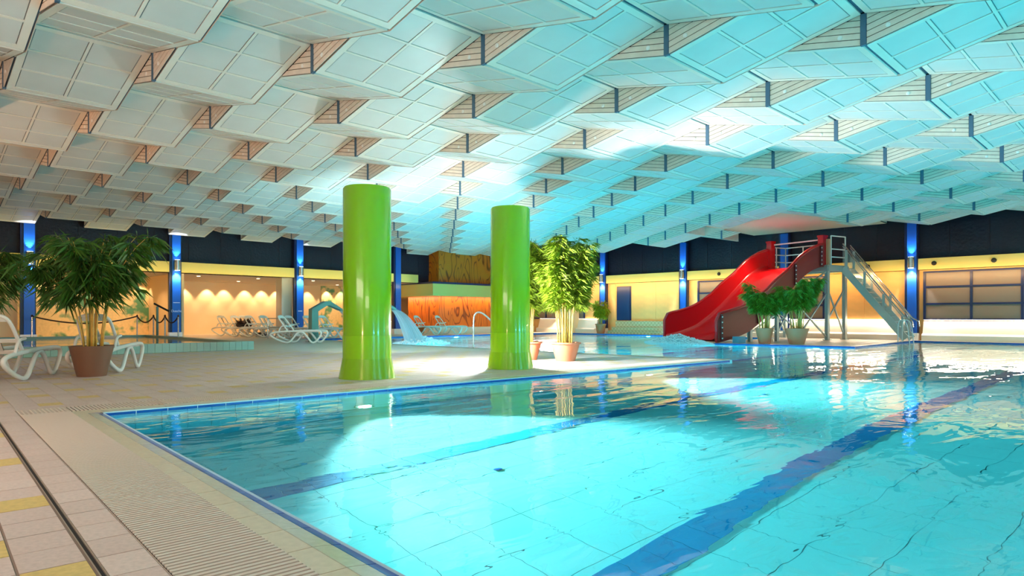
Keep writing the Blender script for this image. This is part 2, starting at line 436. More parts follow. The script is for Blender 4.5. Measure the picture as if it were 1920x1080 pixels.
# floor tiles of the pool: real joints
mb = MB()
for i in range(56):
    for j in range(28):
        p = PW(1.62 + i * 0.56, -5.2 + j * 0.495, -1.862)
        if p.x > 33 or p.y > 8.0: continue
        ux = Vector((CP, -SP, 0)) * 0.277; uy = Vector((SP, CP, 0)) * 0.244
        c = Vector((p.x, p.y, -1.862)) + ux + uy
        v = [c - ux - uy, c + ux - uy, c + ux + uy, c - ux + uy]
        mb.add(v + [q + Vector((0, 0, 0.008)) for q in v], [(4, 5, 6, 7), (0, 1, 5, 4), (1, 2, 6, 5), (2, 3, 7, 6), (3, 0, 4, 7)])
o = mb.build('pool_floor_tile', M['pooltile'], basin); o['kind'] = 'stuff'
# lane markings: dark blue tile strips, tile by tile
for Y0, x0, x1, hw in ((5.90, 1.9, 31.5, 0.155), (2.74, 1.9, 31.5, 0.17), (-0.4, 1.9, 31.5, 0.17), (9.1, 16.2, 24.5, 0.15), (12.3, 16.2, 24.0, 0.15)):
    mb = MB(); x = x0
    while x < x1:
        mb.box((x, Y0 - hw, -1.86), (x + 0.283, Y0 + hw, -1.847), bottom=False); x += 0.29
    mb.build('lane_line', M['lane'], basin)
for (x, y) in ((4.72, 5.02), (11.25, 5.15)):
    mb = MB(); mb.lathe([(0.05, -1.856), (0.05, -1.846), (0.03, -1.843)], 16, (x, y, 0)); mb.build('drain_cover', M['blue'], basin)
# coping rows
def strip_piece(x0, x1, z0, z1, L, mname, name):
    mb = MB()
    v = [(x0, 0, z0), (x1, 0, z1), (x1, L, z1), (x0, L, z0)]
    lo = [(p[0], p[1], min(z0, z1) - 0.03) for p in v]
    mb.add(v + lo, [(0, 1, 2, 3), (4, 5, 1, 0), (5, 6, 2, 1), (6, 7, 3, 2), (7, 4, 0, 3)])
    return mb.mesh(name, M[mname])
cop = [strip_piece(-0.275, -0.153, 0.0, 0.0, 0.335, 'coping', 'coping_tile'), strip_piece(-0.148, -0.052, 0.0, -0.012, 0.335, 'coping_rib', 'coping_tile')]
nose = strip_piece(-0.047, 0.0, -0.014, -0.022, 0.335, 'bluetile', 'edge_tile')
mbn = MB(); mbn.box((-0.047, 0, -0.05), (0.004, 0.335, -0.014)); mbn.v = [(x, y, z - (0.008 if x > 0 and z > -0.03 else 0)) for x, y, z in mbn.v]
mbn.add([(0.005, 0, -0.02), (0.005, 0.335, -0.02), (0.005, 0.335, -0.12), (0.005, 0, -0.12)], [(3, 2, 1, 0)])
nose = mbn.mesh('edge_tile', M['bluetile'])
for k in range(26):
    y = 8.80 - (k + 1) * 0.342
    for me in cop: o = place('coping_tile', me, basin, PW(1.53, y, 0)); o.rotation_euler = (0, 0, -PHI)
    o = place('edge_tile', nose, basin, PW(1.53, y, 0)); o.rotation_euler = (0, 0, -PHI)
for k in range(41):
    x = 1.53 + k * 0.342
    if x > 15.2: break
    for me in cop: o = place('coping_tile', me, basin, PW(x, 8.805, 0)); o.rotation_euler = (0, 0, -PHI - PI / 2)
    o = place('edge_tile', nose, basin, PW(x, 8.805, 0)); o.rotation_euler = (0, 0, -PHI - PI / 2)
mb = MB()
p = PW(1.255, 8.8, 0)
mb.add([PW(1.255, 8.80, -0.001), PW(1.53, 8.80, -0.001), PW(1.53, 9.08, -0.001), PW(1.255, 9.08, -0.001)], [(0, 1, 2, 3)])
mb.build('corner_tile', M['coping'], basin)
# pale kerbs on the other edges
mb = MB()
for i in range(2, n - 1):
    a, b = POOL[i], POOL[(i + 1) % n]
    d = (b - a).normalized(); q = Vector((-d.y, d.x, 0))
    mb.add([(a.x, a.y, 0.004), (b.x, b.y, 0.004), (b + q * 0.25).to_tuple()[:2] + (0.004,), (a + q * 0.25).to_tuple()[:2] + (0.004,)], [(0, 3, 2, 1)])
mb.build('edge_kerb', M['coping'], basin)
mb = MB()
for i in range(2, n - 1):
    a, b = POOL[i], POOL[(i + 1) % n]
    d = (b - a).normalized(); q = Vector((d.y, -d.x, 0)) * 0.006
    mb.add([(a.x + q.x, a.y + q.y, 0.003), (b.x + q.x, b.y + q.y, 0.003), (b.x + q.x, b.y + q.y, -0.12), (a.x + q.x, a.y + q.y, -0.12)], [(0, 1, 2, 3)])
mb.build('edge_band', M['bluetile'], basin)
# water
bm = poly_with_hole(grown(POOL, 0.05), None, WZ)
ex = bmesh.ops.extrude_face_region(bm, geom=bm.faces[:])
bmesh.ops.translate(bm, verts=[v for v in ex['geom'] if isinstance(v, bmesh.types.BMVert)], vec=(0, 0, -1.9))
bmesh.ops.recalc_face_normals(bm, faces=bm.faces[:])
me = bpy.data.meshes.new('water'); bm.to_mesh(me); bm.free(); me.materials.append(M['water'])
struct(place('pool_water', me), 'clear turquoise pool water')
# underwater lamp rims
for lx in LAMPX:
    c = PW(lx - 0.42, 8.785, -1.32)
    mb = MB(); mb.lathe([(0.16, 0), (0.16, 0.03), (0.12, 0.035)], 20); me = mb.mesh('lamp_rim', M['steel'])
    o = place('lamp_rim', me, basin, c); o.rotation_euler = (PI / 2, 0, -PHI)
    mb = MB(); mb.lathe([(0.118, 0), (0.118, 0.04)], 20); o = place('lamp_lens', mb.mesh('lamp_lens', M['poollens']), basin, c); o.rotation_euler = (PI / 2, 0, -PHI)

# floor tiles
def tile_mesh(L, W, m):
    mb = MB(); mb.box((0, 0, -0.008), (L, W, 0.0), bottom=False); return mb.mesh('tile', m)
TW, TL = 0.25, 0.29
tm = {k: tile_mesh(TW - 0.008, TL - 0.008, M[k]) for k in ('tile', 'tile_b', 'tile_c', 'tile_y')}
tn = {k: tile_mesh(0.190, TL - 0.008, M[k]) for k in tm}
cand = []
def tile_ok(xp, yp):
    p = PW(xp + TW / 2, yp + TL / 2)
    return in_view(p.x, p.y, 0, 60), p
rt = random.Random(3)
COLS = [(0.585, 0.197)] + [(0.30 - 0.255 * k, 0.250 if k else 0.248) for k in range(0, 12)]
for ci, (xp, tw_) in enumerate(COLS):
    for rj in range(-2, 31):
        yp = 0.6 + rj * TL
        ok, p = tile_ok(xp, yp)
        if not ok: continue
        y = (ci in (1, 3) and rj % 5 == 4) or (ci in (2, 4) and rj % 5 == 1)
        cand.append((depth(p.x, p.y), xp, yp, 'tile_y' if y else rt.choice(('tile', 'tile', 'tile_b', 'tile_c')), tw_))
for ci in range(-26, 60):
    xp = 0.80 + ci * TW
    for rj in range(0, 42):
        yp = 9.575 + rj * TL
        ok, p = tile_ok(xp, yp)
        if not ok or p.x > 14.7 or p.y > 21.35: continue
        d = depth(p.x, p.y)
        if d > 21.0: continue
        y = ci % 2 == 1 and (rj + (ci // 2) % 2 * 2) % 4 == 1
        cand.append((d, xp, yp, 'tile_y' if y else rt.choice(('tile', 'tile', 'tile_b', 'tile_c')), TW))
cand.sort()
for d, xp, yp, key, tw_ in cand[:300]:
    o = place('tile', tm[key] if tw_ > 0.24 else tn[key], floor, PW(xp, yp, rt.uniform(-0.0008, 0.0008))); o.rotation_euler = (0, 0, -PHI)
rest = MB(); keys = ('tile', 'tile_b', 'tile_c', 'tile_y')
for d, xp, yp, key, tw_ in cand[300:]:
    a, b, c, e = PW(xp, yp), PW(xp + tw_ - 0.008, yp), PW(xp + tw_ - 0.008, yp + TL - 0.008), PW(xp, yp + TL - 0.008)
    vs = [(q.x, q.y, 0) for q in (a, b, c, e)] + [(q.x, q.y, -0.008) for q in (a, b, c, e)]
    rest.add(vs, [(0, 1, 2, 3), (4, 5, 1, 0), (5, 6, 2, 1), (6, 7, 3, 2), (7, 4, 0, 3)], keys.index(key))
o = rest.build('distant_tile', [M[k] for k in keys], floor); o['kind'] = 'stuff'
# grout bed under near tiles and slot drain
mb = MB(); mb.add([PW(-4, -3, -0.004), PW(0.78, -3, -0.004), PW(0.78, 9.56, -0.004), PW(-4, 9.56, -0.004)], [(0, 1, 2, 3)]); mb.build('grout_bed', M['grout'], floor)
mb = MB()
for x0, x1, m_ in ((0.552, 0.558, 0), (0.576, 0.582, 0), (0.560, 0.574, 1)):
    z = 0.002 if m_ == 0 else -0.002
    mb.add([PW(x0, -3, z), PW(x1, -3, z), PW(x1, 9.56, z), PW(x0, 9.56, z)], [(0, 1, 2, 3)], m_)
mb.build('slot_drain', [M['slot'], M['dark']], floor)

# overflow gratings: separate white slats
def grating(label, n_near, total, along_y):
    t = thing('overflow_grating', label, 'grating', PW(1.02, 3, 0) if along_y else PW(5, 9.3, 0))
    inv = Matrix.Translation(-t.location)
    mb = MB()
    if along_y:
        for a in (0.79, 1.0, 1.235):
            mb.add([PW(a, -2, -0.02), PW(a + 0.015, -2, -0.02), PW(a + 0.015, 9.56, -0.02), PW(a, 9.56, -0.02)], [(0, 1, 2, 3)])
        mb.add([PW(0.785, -2, -0.004), PW(1.253, -2, -0.004), PW(1.253, 9.56, -0.004), PW(0.785, 9.56, -0.004)], [(0, 1, 2, 3)], 1)
    else:
        mb.add([PW(1.255, 9.085, -0.004), PW(15.2, 9.085, -0.004), PW(15.2, 9.555, -0.004), PW(1.255, 9.555, -0.004)], [(0, 1, 2, 3)], 1)
    mb.v = [tuple(Vector(v) - t.location) for v in mb.v]
    mb.build('channel', [M['grate'], M['dark']], t)
    mb = MB()
    mb.box((0, 0, -0.004), (0.465, 0.0235, 0.003), bottom=False) if along_y else mb.box((0, 0, -0.004), (0.0235, 0.465, 0.003), bottom=False)
    me = mb.mesh('slat', M['grate'])
    rest = MB()
    for k in range(total):
        p = PW(0.788, 9.53 - k * 0.04) if along_y else PW(0.80 + k * 0.04, 9.088)
        if k < n_near:
            o = place('slat', me, t, Vector((p.x, p.y, 0)) - t.location); o.rotation_euler = (0, 0, -PHI)
        else:
            ux = Vector((CP, -SP, 0)) * 0.0235; uy = Vector((SP, CP, 0)) * 0.465
            b = Vector((p.x, p.y, 0)) - t.location
            vs = [b, b + ux, b + ux + uy, b + uy]
            rest.add([q + Vector((0, 0, 0.003)) for q in vs] + [q - Vector((0, 0, 0.004)) for q in vs], [(0, 1, 2, 3), (4, 5, 1, 0), (5, 6, 2, 1), (6, 7, 3, 2), (7, 4, 0, 3)])
    if rest.f:
        o = rest.build('distant_slat', M['grate'], t); o['kind'] = 'stuff'
    return t
g1 = grating('wide white slatted overflow grating beside the near pool edge', 205, 205, True)
g2 = grating('long slatted overflow grating along the pool edge in front of the green columns', 130, 360, False)

# ------------------------------------------------------------------ folded ceiling
OX, OY, SW, SLN = 1.70, 1.05, 1.715, 2.185
ZV, ZR = 5.0, 5.456
AMP = ZR - ZV
I0, I1, J0, J1 = -5, 17, -4, 14
def removed(i, j): return i >= 15 and 4 <= j <= 6
def zz(i, j): return ZV if (i + j) % 2 == 0 else ZR       # height of strip i at grid line j
# backing deck (slate reveals)
mb = MB()
for i in range(I0, I1 + 1):
    for j in range(J0, J1 + 1):
        if removed(i, j): continue
        x0, x1 = OX + i * SW, OX + (i + 1) * SW; y0, y1 = OY + j * SLN, OY + (j + 1) * SLN
        za, zb = zz(i, j) + 0.03, zz(i, j + 1) + 0.03
        mb.add([(x0, y0, za), (x0, y1, zb), (x1, y1, zb), (x1, y0, za)], [(0, 1, 2, 3)])
ceil = struct(mb.build('ceiling', [M['slate']]))
mb = MB(); mb.box((-6.2, -8.7, 6.1), (35.2, 43.2, 6.3)); struct(mb.build('roof', M['roof']))
# panel mesh in slope coordinates
LS = math.hypot(SLN, AMP)
def panel_mesh():
    g, e = 0.028, 0.030
    fr, rib = 0.105, 0.022
    def lines(a0, a1, k):
        inner0, inner1 = a0 + fr, a1 - fr
        L = [a0, inner0]; st = (inner1 - inner0) / k
        for q in range(1, k): L += [inner0 + q * st - rib, inner0 + q * st + rib]
        return L + [inner1, a1]
    A = lines(g, SW - g, 2); B = lines(e, LS - e, 3)
    mb = MB(); dep = 0.016
    for ia in range(len(A) - 1):
        for ib in range(len(B) - 1):
            cell = ia % 2 == 1 and ib % 2 == 1
            a0, a1, b0, b1 = A[ia], A[ia + 1], B[ib], B[ib + 1]
            if not cell: mb.add([(a0, b0, 0), (a0, b1, 0), (a1, b1, 0), (a1, b0, 0)], [(0, 1, 2, 3)], 0)
            else:
                t = 0.012
                mb.add([(a0, b0, 0), (a0, b1, 0), (a1, b1, 0), (a1, b0, 0), (a0, b0, dep), (a0, b1, dep), (a1, b1, dep), (a1, b0, dep)],
                       [(0, 1, 5, 4), (1, 2, 6, 5), (2, 3, 7, 6), (3, 0, 4, 7)], 0)
                mb.add([(a0, b0, dep), (a0, b1, dep), (a1, b1, dep), (a1, b0, dep)], [(0, 1, 2, 3)], 2)
                mb.add([(a0 + t, b0 + t, dep - 0.009), (a0 + t, b1 - t, dep - 0.009), (a1 - t, b1 - t, dep - 0.009), (a1 - t, b0 + t, dep - 0.009)], [(0, 1, 2, 3)], 1)
    a0, a1, b0, b1 = A[0], A[-1], B[0], B[-1]
    mb.add([(a0, b0, 0), (a1, b0, 0), (a1, b1, 0), (a0, b1, 0), (a0, b0, .05), (a1, b0, .05), (a1, b1, .05), (a0, b1, .05)],
           [(0, 4, 5, 1), (1, 5, 6, 2), (2, 6, 7, 3), (3, 7, 4, 0)], 0)
    return mb
PM = panel_mesh(); pme = PM.mesh('panel', [M['panel'], M['cell'], M['groove']])
pan = []
for i in range(I0, I1 + 1):
    for j in range(J0, J1 + 1):
        if removed(i, j): continue
        x, y = OX + i * SW, OY + j * SLN; za, zb = zz(i, j), zz(i, j + 1)
        xc, yc = x + SW / 2, y + SLN / 2
        vis = in_view(xc, yc, 5.2, 260)
        pan.append((0 if vis else 1, depth(xc, yc), x, y, za, zb))
pan.sort()
restp = MB()
for k, (vis, d, x, y, za, zb) in enumerate(pan):
    al = math.atan2(zb - za, SLN)
    mtx = Matrix.Translation((x, y, za)) @ Matrix.Rotation(al, 4, 'X')
    if k < 300 and not vis:
        o = place('panel', pme, ceil); o.matrix_world = mtx
    else:
        base = len(restp.v)
        restp.v += [tuple(mtx @ Vector(v)) for v in PM.v]
        restp.f += [tuple(q + base for q in f) for f in PM.f]; restp.mi += PM.mi
if restp.f:
    o = restp.build('distant_panel', [M['panel'], M['cell'], M['groove']], ceil); o['kind'] = 'stuff'
# timber gables in the steps between strips
MS = AMP / SLN
NB = 5; BH = AMP / NB
def half_boards(sgn):
    out = []
    half = SLN / 2
    for k in range(NB):
        g = 0.006
        def y_at(h): return half - h / (2 * MS)        # distance from joint where opening equals h
        yj = 0.045
        lo, hi = k * BH + g, (k + 1) * BH - g
        # opening at distance t from joint: AMP*(1 - t/half); low edge z at t: MS*t above valley
        t_lo = half * (1 - lo / AMP); t_hi = half * (1 - hi / AMP)
        if t_lo <= yj: continue
        t_hi = max(t_hi, yj)
        P = [(yj, MS * yj + lo), (t_lo, MS * t_lo + lo), (t_hi, MS * t_hi + hi), (yj, min(MS * yj + hi, AMP - MS * yj))]
        mb = MB()
        v = [(-0.012, sgn * t, z) for t, z in P] + [(0.0, sgn * t, z) for t, z in P]
        fs = [(0, 1, 2, 3), (4, 7, 6, 5), (0, 4, 5, 1), (1, 5, 6, 2), (2, 6, 7, 3), (3, 7, 4, 0)]
        mb.add(v, fs)
        out.append(mb)
    return out
boards = half_boards(-1) + half_boards(1)
bmesh_ = [b.mesh('board', M['board']) for b in boards]
mb = MB()
hf = SLN / 2
mb.add([(0.001, -hf, AMP / 2), (0.001, 0, 0), (0.001, hf, AMP / 2), (0.001, 0, AMP)], [(0, 1, 2, 3)], 0)
mb.box((-0.02, -0.04, 0.0), (0.03, 0.04, AMP), 1)
gme = mb.mesh('gable', [M['board_gap'], M['slate']])
mbf = MB(); mbf.v = list(mb.v); mbf.f = list(mb.f); mbf.mi = list(mb.mi)
for b in boards: mbf.add(b.v, b.f, 2)
gme_far = mbf.mesh('gable', [M['board_gap'], M['slate'], M['board']])
mbb = MB(); mbb.lathe([(0.035, 0), (0.035, 0.012), (0.02, 0.02)], 10); btn = mbb.mesh('button', M['white'])
gab = []
backs = MB()
for i in range(I0 + 1, I1 + 1):
    for j in range(J0 + 1, J1 + 1):
        if (removed(i, j) or removed(i - 1, j)) and (removed(i, j - 1) or removed(i - 1, j - 1)): continue
        x, y = OX + i * SW, OY + j * SLN
        if (i + j) % 2 == 0: gab.append((depth(x, y), x, y, in_view(x, y, 5.2, 120)))
        else:
            backs.add([(x, y - hf, ZV + AMP / 2), (x, y, ZV), (x, y + hf, ZV + AMP / 2), (x, y, ZR)], [(0, 1, 2, 3)])
gab.sort()
for d, x, y, vis in gab:
    if not vis: backs.add([(x, y - hf, ZV + AMP / 2), (x, y, ZV), (x, y + hf, ZV + AMP / 2), (x, y, ZR)], [(0, 1, 2, 3)]); continue
    near = d < 17.0
    o = place('gable', gme if near else gme_far, ceil, (x, y, ZV))
    if near:
        for b in bmesh_: place('board', b, o)
        for sg in (-1, 1):
            q = place('button', btn, o, (-0.012, sg * 0.32, 0.20)); q.rotation_euler = (0, -PI / 2, 0)
backs.build('gable_back', M['board'], ceil)
# end plates at the left wall, boards over the slide opening
mb = MB(); yE = OY + (J1 + 1) * SLN
for i in range(I0, I1 + 1):
    z = zz(i, J1 + 1)
    mb.box((OX + i * SW + 0.03, yE - 0.03, z - 0.01), (OX + (i + 1) * SW - 0.03, yE, z + 0.62))
mb.build('end_plate', M['panel'], ceil)
for i in range(15, 18):
    z = zz(i, 7); x0, x1 = OX + i * SW, OX + (i + 1) * SW; y = OY + 7 * SLN
    if z < 5.2:
        for k in range(5):
            mb = MB(); mb.box((x0 + 0.01, y - 0.05, z + k * 0.098), (x1 - 0.01, y - 0.03, z + k * 0.098 + 0.09)); mb.build('fascia_board', M['board'], ceil)
mb = MB()
xe = OX + 15 * SW
mb.add([(xe, OY + 4 * SLN, 5.50), (xe, OY + 7 * SLN - 0.06, 5.50), (34.3, OY + 7 * SLN - 0.06, 5.46), (34.3, OY + 4 * SLN, 5.46)], [(0, 1, 2, 3)])
mb.add([(xe, OY + 4 * SLN, 5.5), (34.3, OY + 4 * SLN, 5.5), (34.3, OY + 4 * SLN, 6.1), (xe, OY + 4 * SLN, 6.1)], [(0, 1, 2, 3)])
mb.add([(xe, OY + 7 * SLN - .06, 5.46), (34.3, OY + 7 * SLN - .06, 5.46), (34.3, OY + 7 * SLN - .06, 6.1), (xe, OY + 7 * SLN - .06, 6.1)], [(0, 1, 2, 3)])
mb.build('soffit', mat('peach_soffit', (238, 214, 186), 0.6), ceil)

# ------------------------------------------------------------------ walls
XR, YL = 34.5, 34.2
def wall_boxes(name, boxes, m):
    mb = MB()
    for b in boxes: mb.box(*b)
    return struct(mb.build(name, m))
wr = wall_boxes('wall_right', [((XR + 0.002, -8.5, -0.1), (XR + 0.3, 43, 3.2))], M['tanwall'])
# plank joints on the tan wall: separate boards
mb = MB(); mb.box((-0.012, 0, 0), (0, 1.82, 0.37)); plank = mb.mesh('wall_plank', M['tanwall'])
for (ya, yb) in ((9.05, 12.6), (20.9, 24.3), (25.6, 26.0)):
    nn = max(1, round((yb - ya) / 1.8)); w_ = (yb - ya) / nn
    for q in range(nn):
        for k in range(6):
            mb = MB(); mb.box((-0.014, 0.006, 0), (0, w_ - 0.006, 0.372)); place('wall_plank', mb.mesh('wall_plank', M['tanwall']), wr, (XR, ya + q * w_, 0.93 + k * 0.378))
wu = wall_boxes('wall_right_upper', [((XR + 0.05, -8.5, 3.2), (XR + 0.35, 43, 6.1))], M['darkwall'])
wlu = wall_boxes('wall_left_upper', [((-6, YL + 0.05, 3.2), (XR, YL + 0.35, 6.1))], M['darkwall'])
def upper_panel(parent, lo, hi):
    mb = MB(); mb.box(lo, hi); return mb.build('wall_panel', M['darkwall'], parent)
for k in range(28):
    y0 = -6.0 + k * 1.48
    if y0 + 1.48 > YL: break
    upper_panel(wu, (XR + 0.02, y0 + 0.008, 3.74), (XR + 0.05, y0 + 1.472, 5.5))
for k in range(27):
    x0 = -5.6 + k * 1.54
    if x0 + 1.5 > XR: break
    upper_panel(wlu, (x0 + 0.008, YL + 0.02, 3.74), (x0 + 1.532, YL + 0.05, 5.6))
# yellow fascias
mb = MB(); mb.box((XR - 0.25, -8.5, 3.22), (XR + 0.05, YL, 3.72)); f1 = struct(mb.build('trim_1', M['fascia']), 'yellow fascia band along the window wall')
mb = MB(); mb.box((-6, YL - 0.25, 3.22), (25.0, YL + 0.05, 3.72)); f2 = struct(mb.build('trim_2', M['fascia']), 'yellow fascia band over the alcoves')
for y in (7.86, 5.66, 10.6, 12.1, 18.3, 3.4):
    mb = MB(); mb.lathe([(0.10, 0), (0.10, 0.03), (0.07, 0.09), (0.0, 0.10)], 14, cap=False)
    o = mb.build('nozzle', M['black'], f1, loc=(XR - 0.25, y, 3.48)); o.rotation_euler = (0, -PI / 2, 0)
# bench along the right wall
def bench(y0, y1, name, label):
    mb = MB()
    P = [(XR - 0.5, 0), (XR - 0.5, 0.24), (XR - 0.44, 0.30), (XR - 0.30, 0.32), (XR - 0.12, 0.86), (XR, 0.90), (XR, 0)]
    v = [(x, y0, z) for x, z in P] + [(x, y1, z) for x, z in P]; k = len(P)
    mb.add(v, [(i, (i + 1) % k, (i + 1) % k + k, i + k) for i in range(k)] + [tuple(range(k)), tuple(reversed(range(k, 2 * k)))])
    o = mb.build(name, M['creamtile']); tag(o, label, 'bench')
    mb = MB(); mb.box((XR - 0.10, y0, 0.925), (XR - 0.02, y1, 0.945)); mb.build('light_strip', M['strip'], o)
    return o
bench(-4.0, 8.3, 'wall_bench', 'long cream wall bench glowing under the frosted window at the pool side')
bench(9.0, 20.2, 'wall_bench', 'cream wall bench behind the slide tower and its stairs')
bench(27.0, 32.2, 'wall_bench', 'cream wall bench at the far corner behind the pair of tall bamboos')
lamp('AREA', (XR - 0.14, 2.2, 0.97), 300, (1, 0.82, 0.62), (XR - 0.45, 2.2, 0), sx=12, sy=0.06)
lamp('AREA', (XR - 0.14, 14.6, 0.97), 270, (1, 0.82, 0.62), (XR - 0.45, 14.6, 0), sx=11, sy=0.06)
lamp('AREA', (XR - 0.14, 30.4, 0.97), 150, (1, 0.82, 0.62), (XR - 0.45, 29.6, 0), sx=5, sy=0.06)
# mosaic steps before the blue door
st = thing('tiled_steps', 'low mosaic tiled steps below the blue door', 'steps', (33.9, 23.6, 0))
for k, (xa, z0, z1) in enumerate(((-0.35, 0, 0.2), (-0.05, 0.2, 0.42), (0.2, 0.42, 0.80))):
    mb = MB(); mb.box((xa, -2.7, z0), (0.58, 1.95 - 0.1 * k, z1)); mb.build('step', M['mosaic'], st)
# windows
def window(n, y0, y1, panes):
    mb = MB(); z0, z1 = 0.93, 3.14
    cols = [y0 + (y1 - y0) * k / panes for k in range(panes + 1)]
    for y in cols: mb.box((XR - 0.08, y - 0.05, z0), (XR + 0.01, y + 0.05, z1))
    for z in (z0 + 0.03, 1.66, 2.43, z1 - 0.04): mb.box((XR - 0.075, y0, z - 0.04), (XR + 0.01, y1, z + 0.04))
    o = struct(mb.build('window_%d' % n, M['navy']))
    zs = [z0, 1.66, 2.43, z1]
    for k in range(panes):
        for r_ in range(3):
            mb = MB(); mb.box((XR - 0.03, cols[k] + 0.05, zs[r_] + 0.04), (XR - 0.012, cols[k + 1] - 0.05, zs[r_ + 1] - 0.04)); mb.build('pane', M['frost'], o)
    return o
window(1, 1.16, 8.28, 4)
window(2, 12.7, 19.7, 4)
window(3, 28.2, 33.4, 3)
# blue door
mb = MB(); mb.box((XR - 0.04, 24.42, 0.84), (XR + 0.01, 25.52, 3.0)); d1 = struct(mb.build('door_1', M['navy']))
mb = MB(); mb.box((XR - 0.055, 24.5, 0.86), (XR - 0.03, 25.44, 2.94)); mb.build('door_leaf', M['door'], d1)
# cream pier in the corner
mb = MB(); mb.box((33.3, 28.6, 0), (34.4, 29.4, 3.0)); struct(mb.build('pier', M['cream']))

# alcoves on the left: back walls, partitions, ceiling
YB = 42.0
alc = wall_boxes('wall_left', [((10.9, YB, -0.1), (XR, YB + 0.3, 3.3)), ((-6, YB, -0.1), (4.2, YB + 0.3, 3.3))], M['cream'])
wm = wall_boxes('wall_left_mural', [((4.6, 39.0, -0.1), (11.4, 39.2, 3.3))], M['mural'])
wall_boxes('wall_partition', [((10.9, 34.45, 0), (11.2, YB, 3.22))], M['cream'])
wall_boxes('wall_partition', [((16.15, 34.3, 0), (16.75, 35.0, 3.22))], M['greywall'])
wall_boxes('wall_partition', [((4.0, 34.5, 0), (4.6, 39.3, 3.22))], M['cream'])
mb = MB(); mb.box((22.6, YB - 0.1, 0), (25.6, YB, 3.2)); struct(mb.build('wall_mural_far', M['mural']))
mb = MB(); mb.box((-6, YL + 0.05, 3.2), (XR, YB + 0.3, 3.3)); ac = struct(mb.build('ceiling_alcove', M['greywall']))
mb = MB(); mb.box((2.6, 35.2, 0.0), (4.0, 35.3, 2.3)); struct(mb.build('door_2', mat('brown_door', (92, 60, 36), 0.5)))
mb = MB(); mb.lathe([(0.11, 0), (0.11, 0.02), (0.09, 0.025)], 16, cap=True); dl_rim = mb.mesh('downlight', M['white'])
mb = MB(); mb.lathe([(0.085, 0.0), (0.085, 0.028)], 16); dl_lens = mb.mesh('downlight_lens', M['lens'])
for (x, y) in ((12.7, 39.5), (12.35, 35.8), (15.9, 39.5), (15.5, 35.8), (18.75, 35.75), (22.4, 39.4), (7.2, 36.4), (9.6, 36.4)):
    o = place('downlight', dl_rim, ac, (x, y, 3.2)); o.rotation_euler = (PI, 0, 0)
    q = place('downlight_lens', dl_lens, o)
    lamp('SPOT', (x, y, 3.15), 170, WARM, (x, y, 0), 0.08, R(130), 0.6)
for x in (14.98, 16.0, 17.3, 18.4, 19.4, 21.6, 23.0, 24.1, 13.6):
    lamp('SPOT', (x, YB - 0.45, 3.12), 200, (1.0, 0.70, 0.42), (x, YB - 0.05, 1.4), 0.05, R(75), 0.5)
for x in (6.1, 8.0, 9.2, 10.5):
    lamp('SPOT', (x, 38.5, 3.12), 100, (1.0, 0.76, 0.50), (x, 38.95, 1.4), 0.05, R(75), 0.5)
# added warm strip lights, unseen, floating before the fascias to wash them and the wall
lamp('AREA', (10.0, YL - 1.0, 2.95), 160, (1.0, 0.72, 0.22), (10.0, YL - 0.2, 3.4), sx=28, sy=0.1)
lamp('AREA', (XR - 1.0, 12.0, 2.95), 560, (1.0, 0.60, 0.26), (XR - 0.1, 12.0, 2.7), sx=42, sy=0.1)
# sign on the alcove wall
sg = thing('wall_sign', 'small dark pictogram sign on the cream alcove wall', 'sign', (13.15, YB - 0.01, 2.55))
mb = MB(); mb.lathe([(0.05, 0.26), (0.075, 0.30), (0.05, 0.36), (0.0, 0.37)], 10, cap=False); mb.box((-0.09, -0.012, -0.10), (0.09, 0.0, 0.25)); mb.box((-0.07, -0.012, -0.3), (-0.01, 0, -0.1)); mb.box((0.01, -0.012, -0.3), (0.07, 0, -0.1))
mb.build('pictogram', M['ink'], sg)

# orange veneer block and canopy in the corner
wb = wall_boxes('wall_veneer', [((26.05, 33.2, 0.42), (XR, 36.5, 6.1))], M['veneer'])
mb = MB(); mb.box((25.2, 32.7, 2.38), (XR, 40, 3.14)); cn = struct(mb.build('trim_3', M['fascia']), 'pale canopy band around the orange veneer block')
mb = MB(); mb.box((25.15, 32.65, 3.14), (XR, 40, 3.26)); mb.build('dark_edge', M['navy'], cn)
mb = MB(); mb.box((24.9, 32.3, 0), (33.9, 33.19, 0.40)); tag(mb.build('bench_plinth', M['creamtile']), 'low cream plinth along the foot of the orange veneer block', 'plinth')
lamp('AREA', (28.5, 32.85, 2.33), 90, (1.0, 0.66, 0.34), (28.5, 33.3, 0.8), sx=7, sy=0.1)
lamp('AREA', (25.6, 36.0, 2.33), 90, (1.0, 0.7, 0.4), (26, 36.0, 0.8), sx=5, sy=0.1)

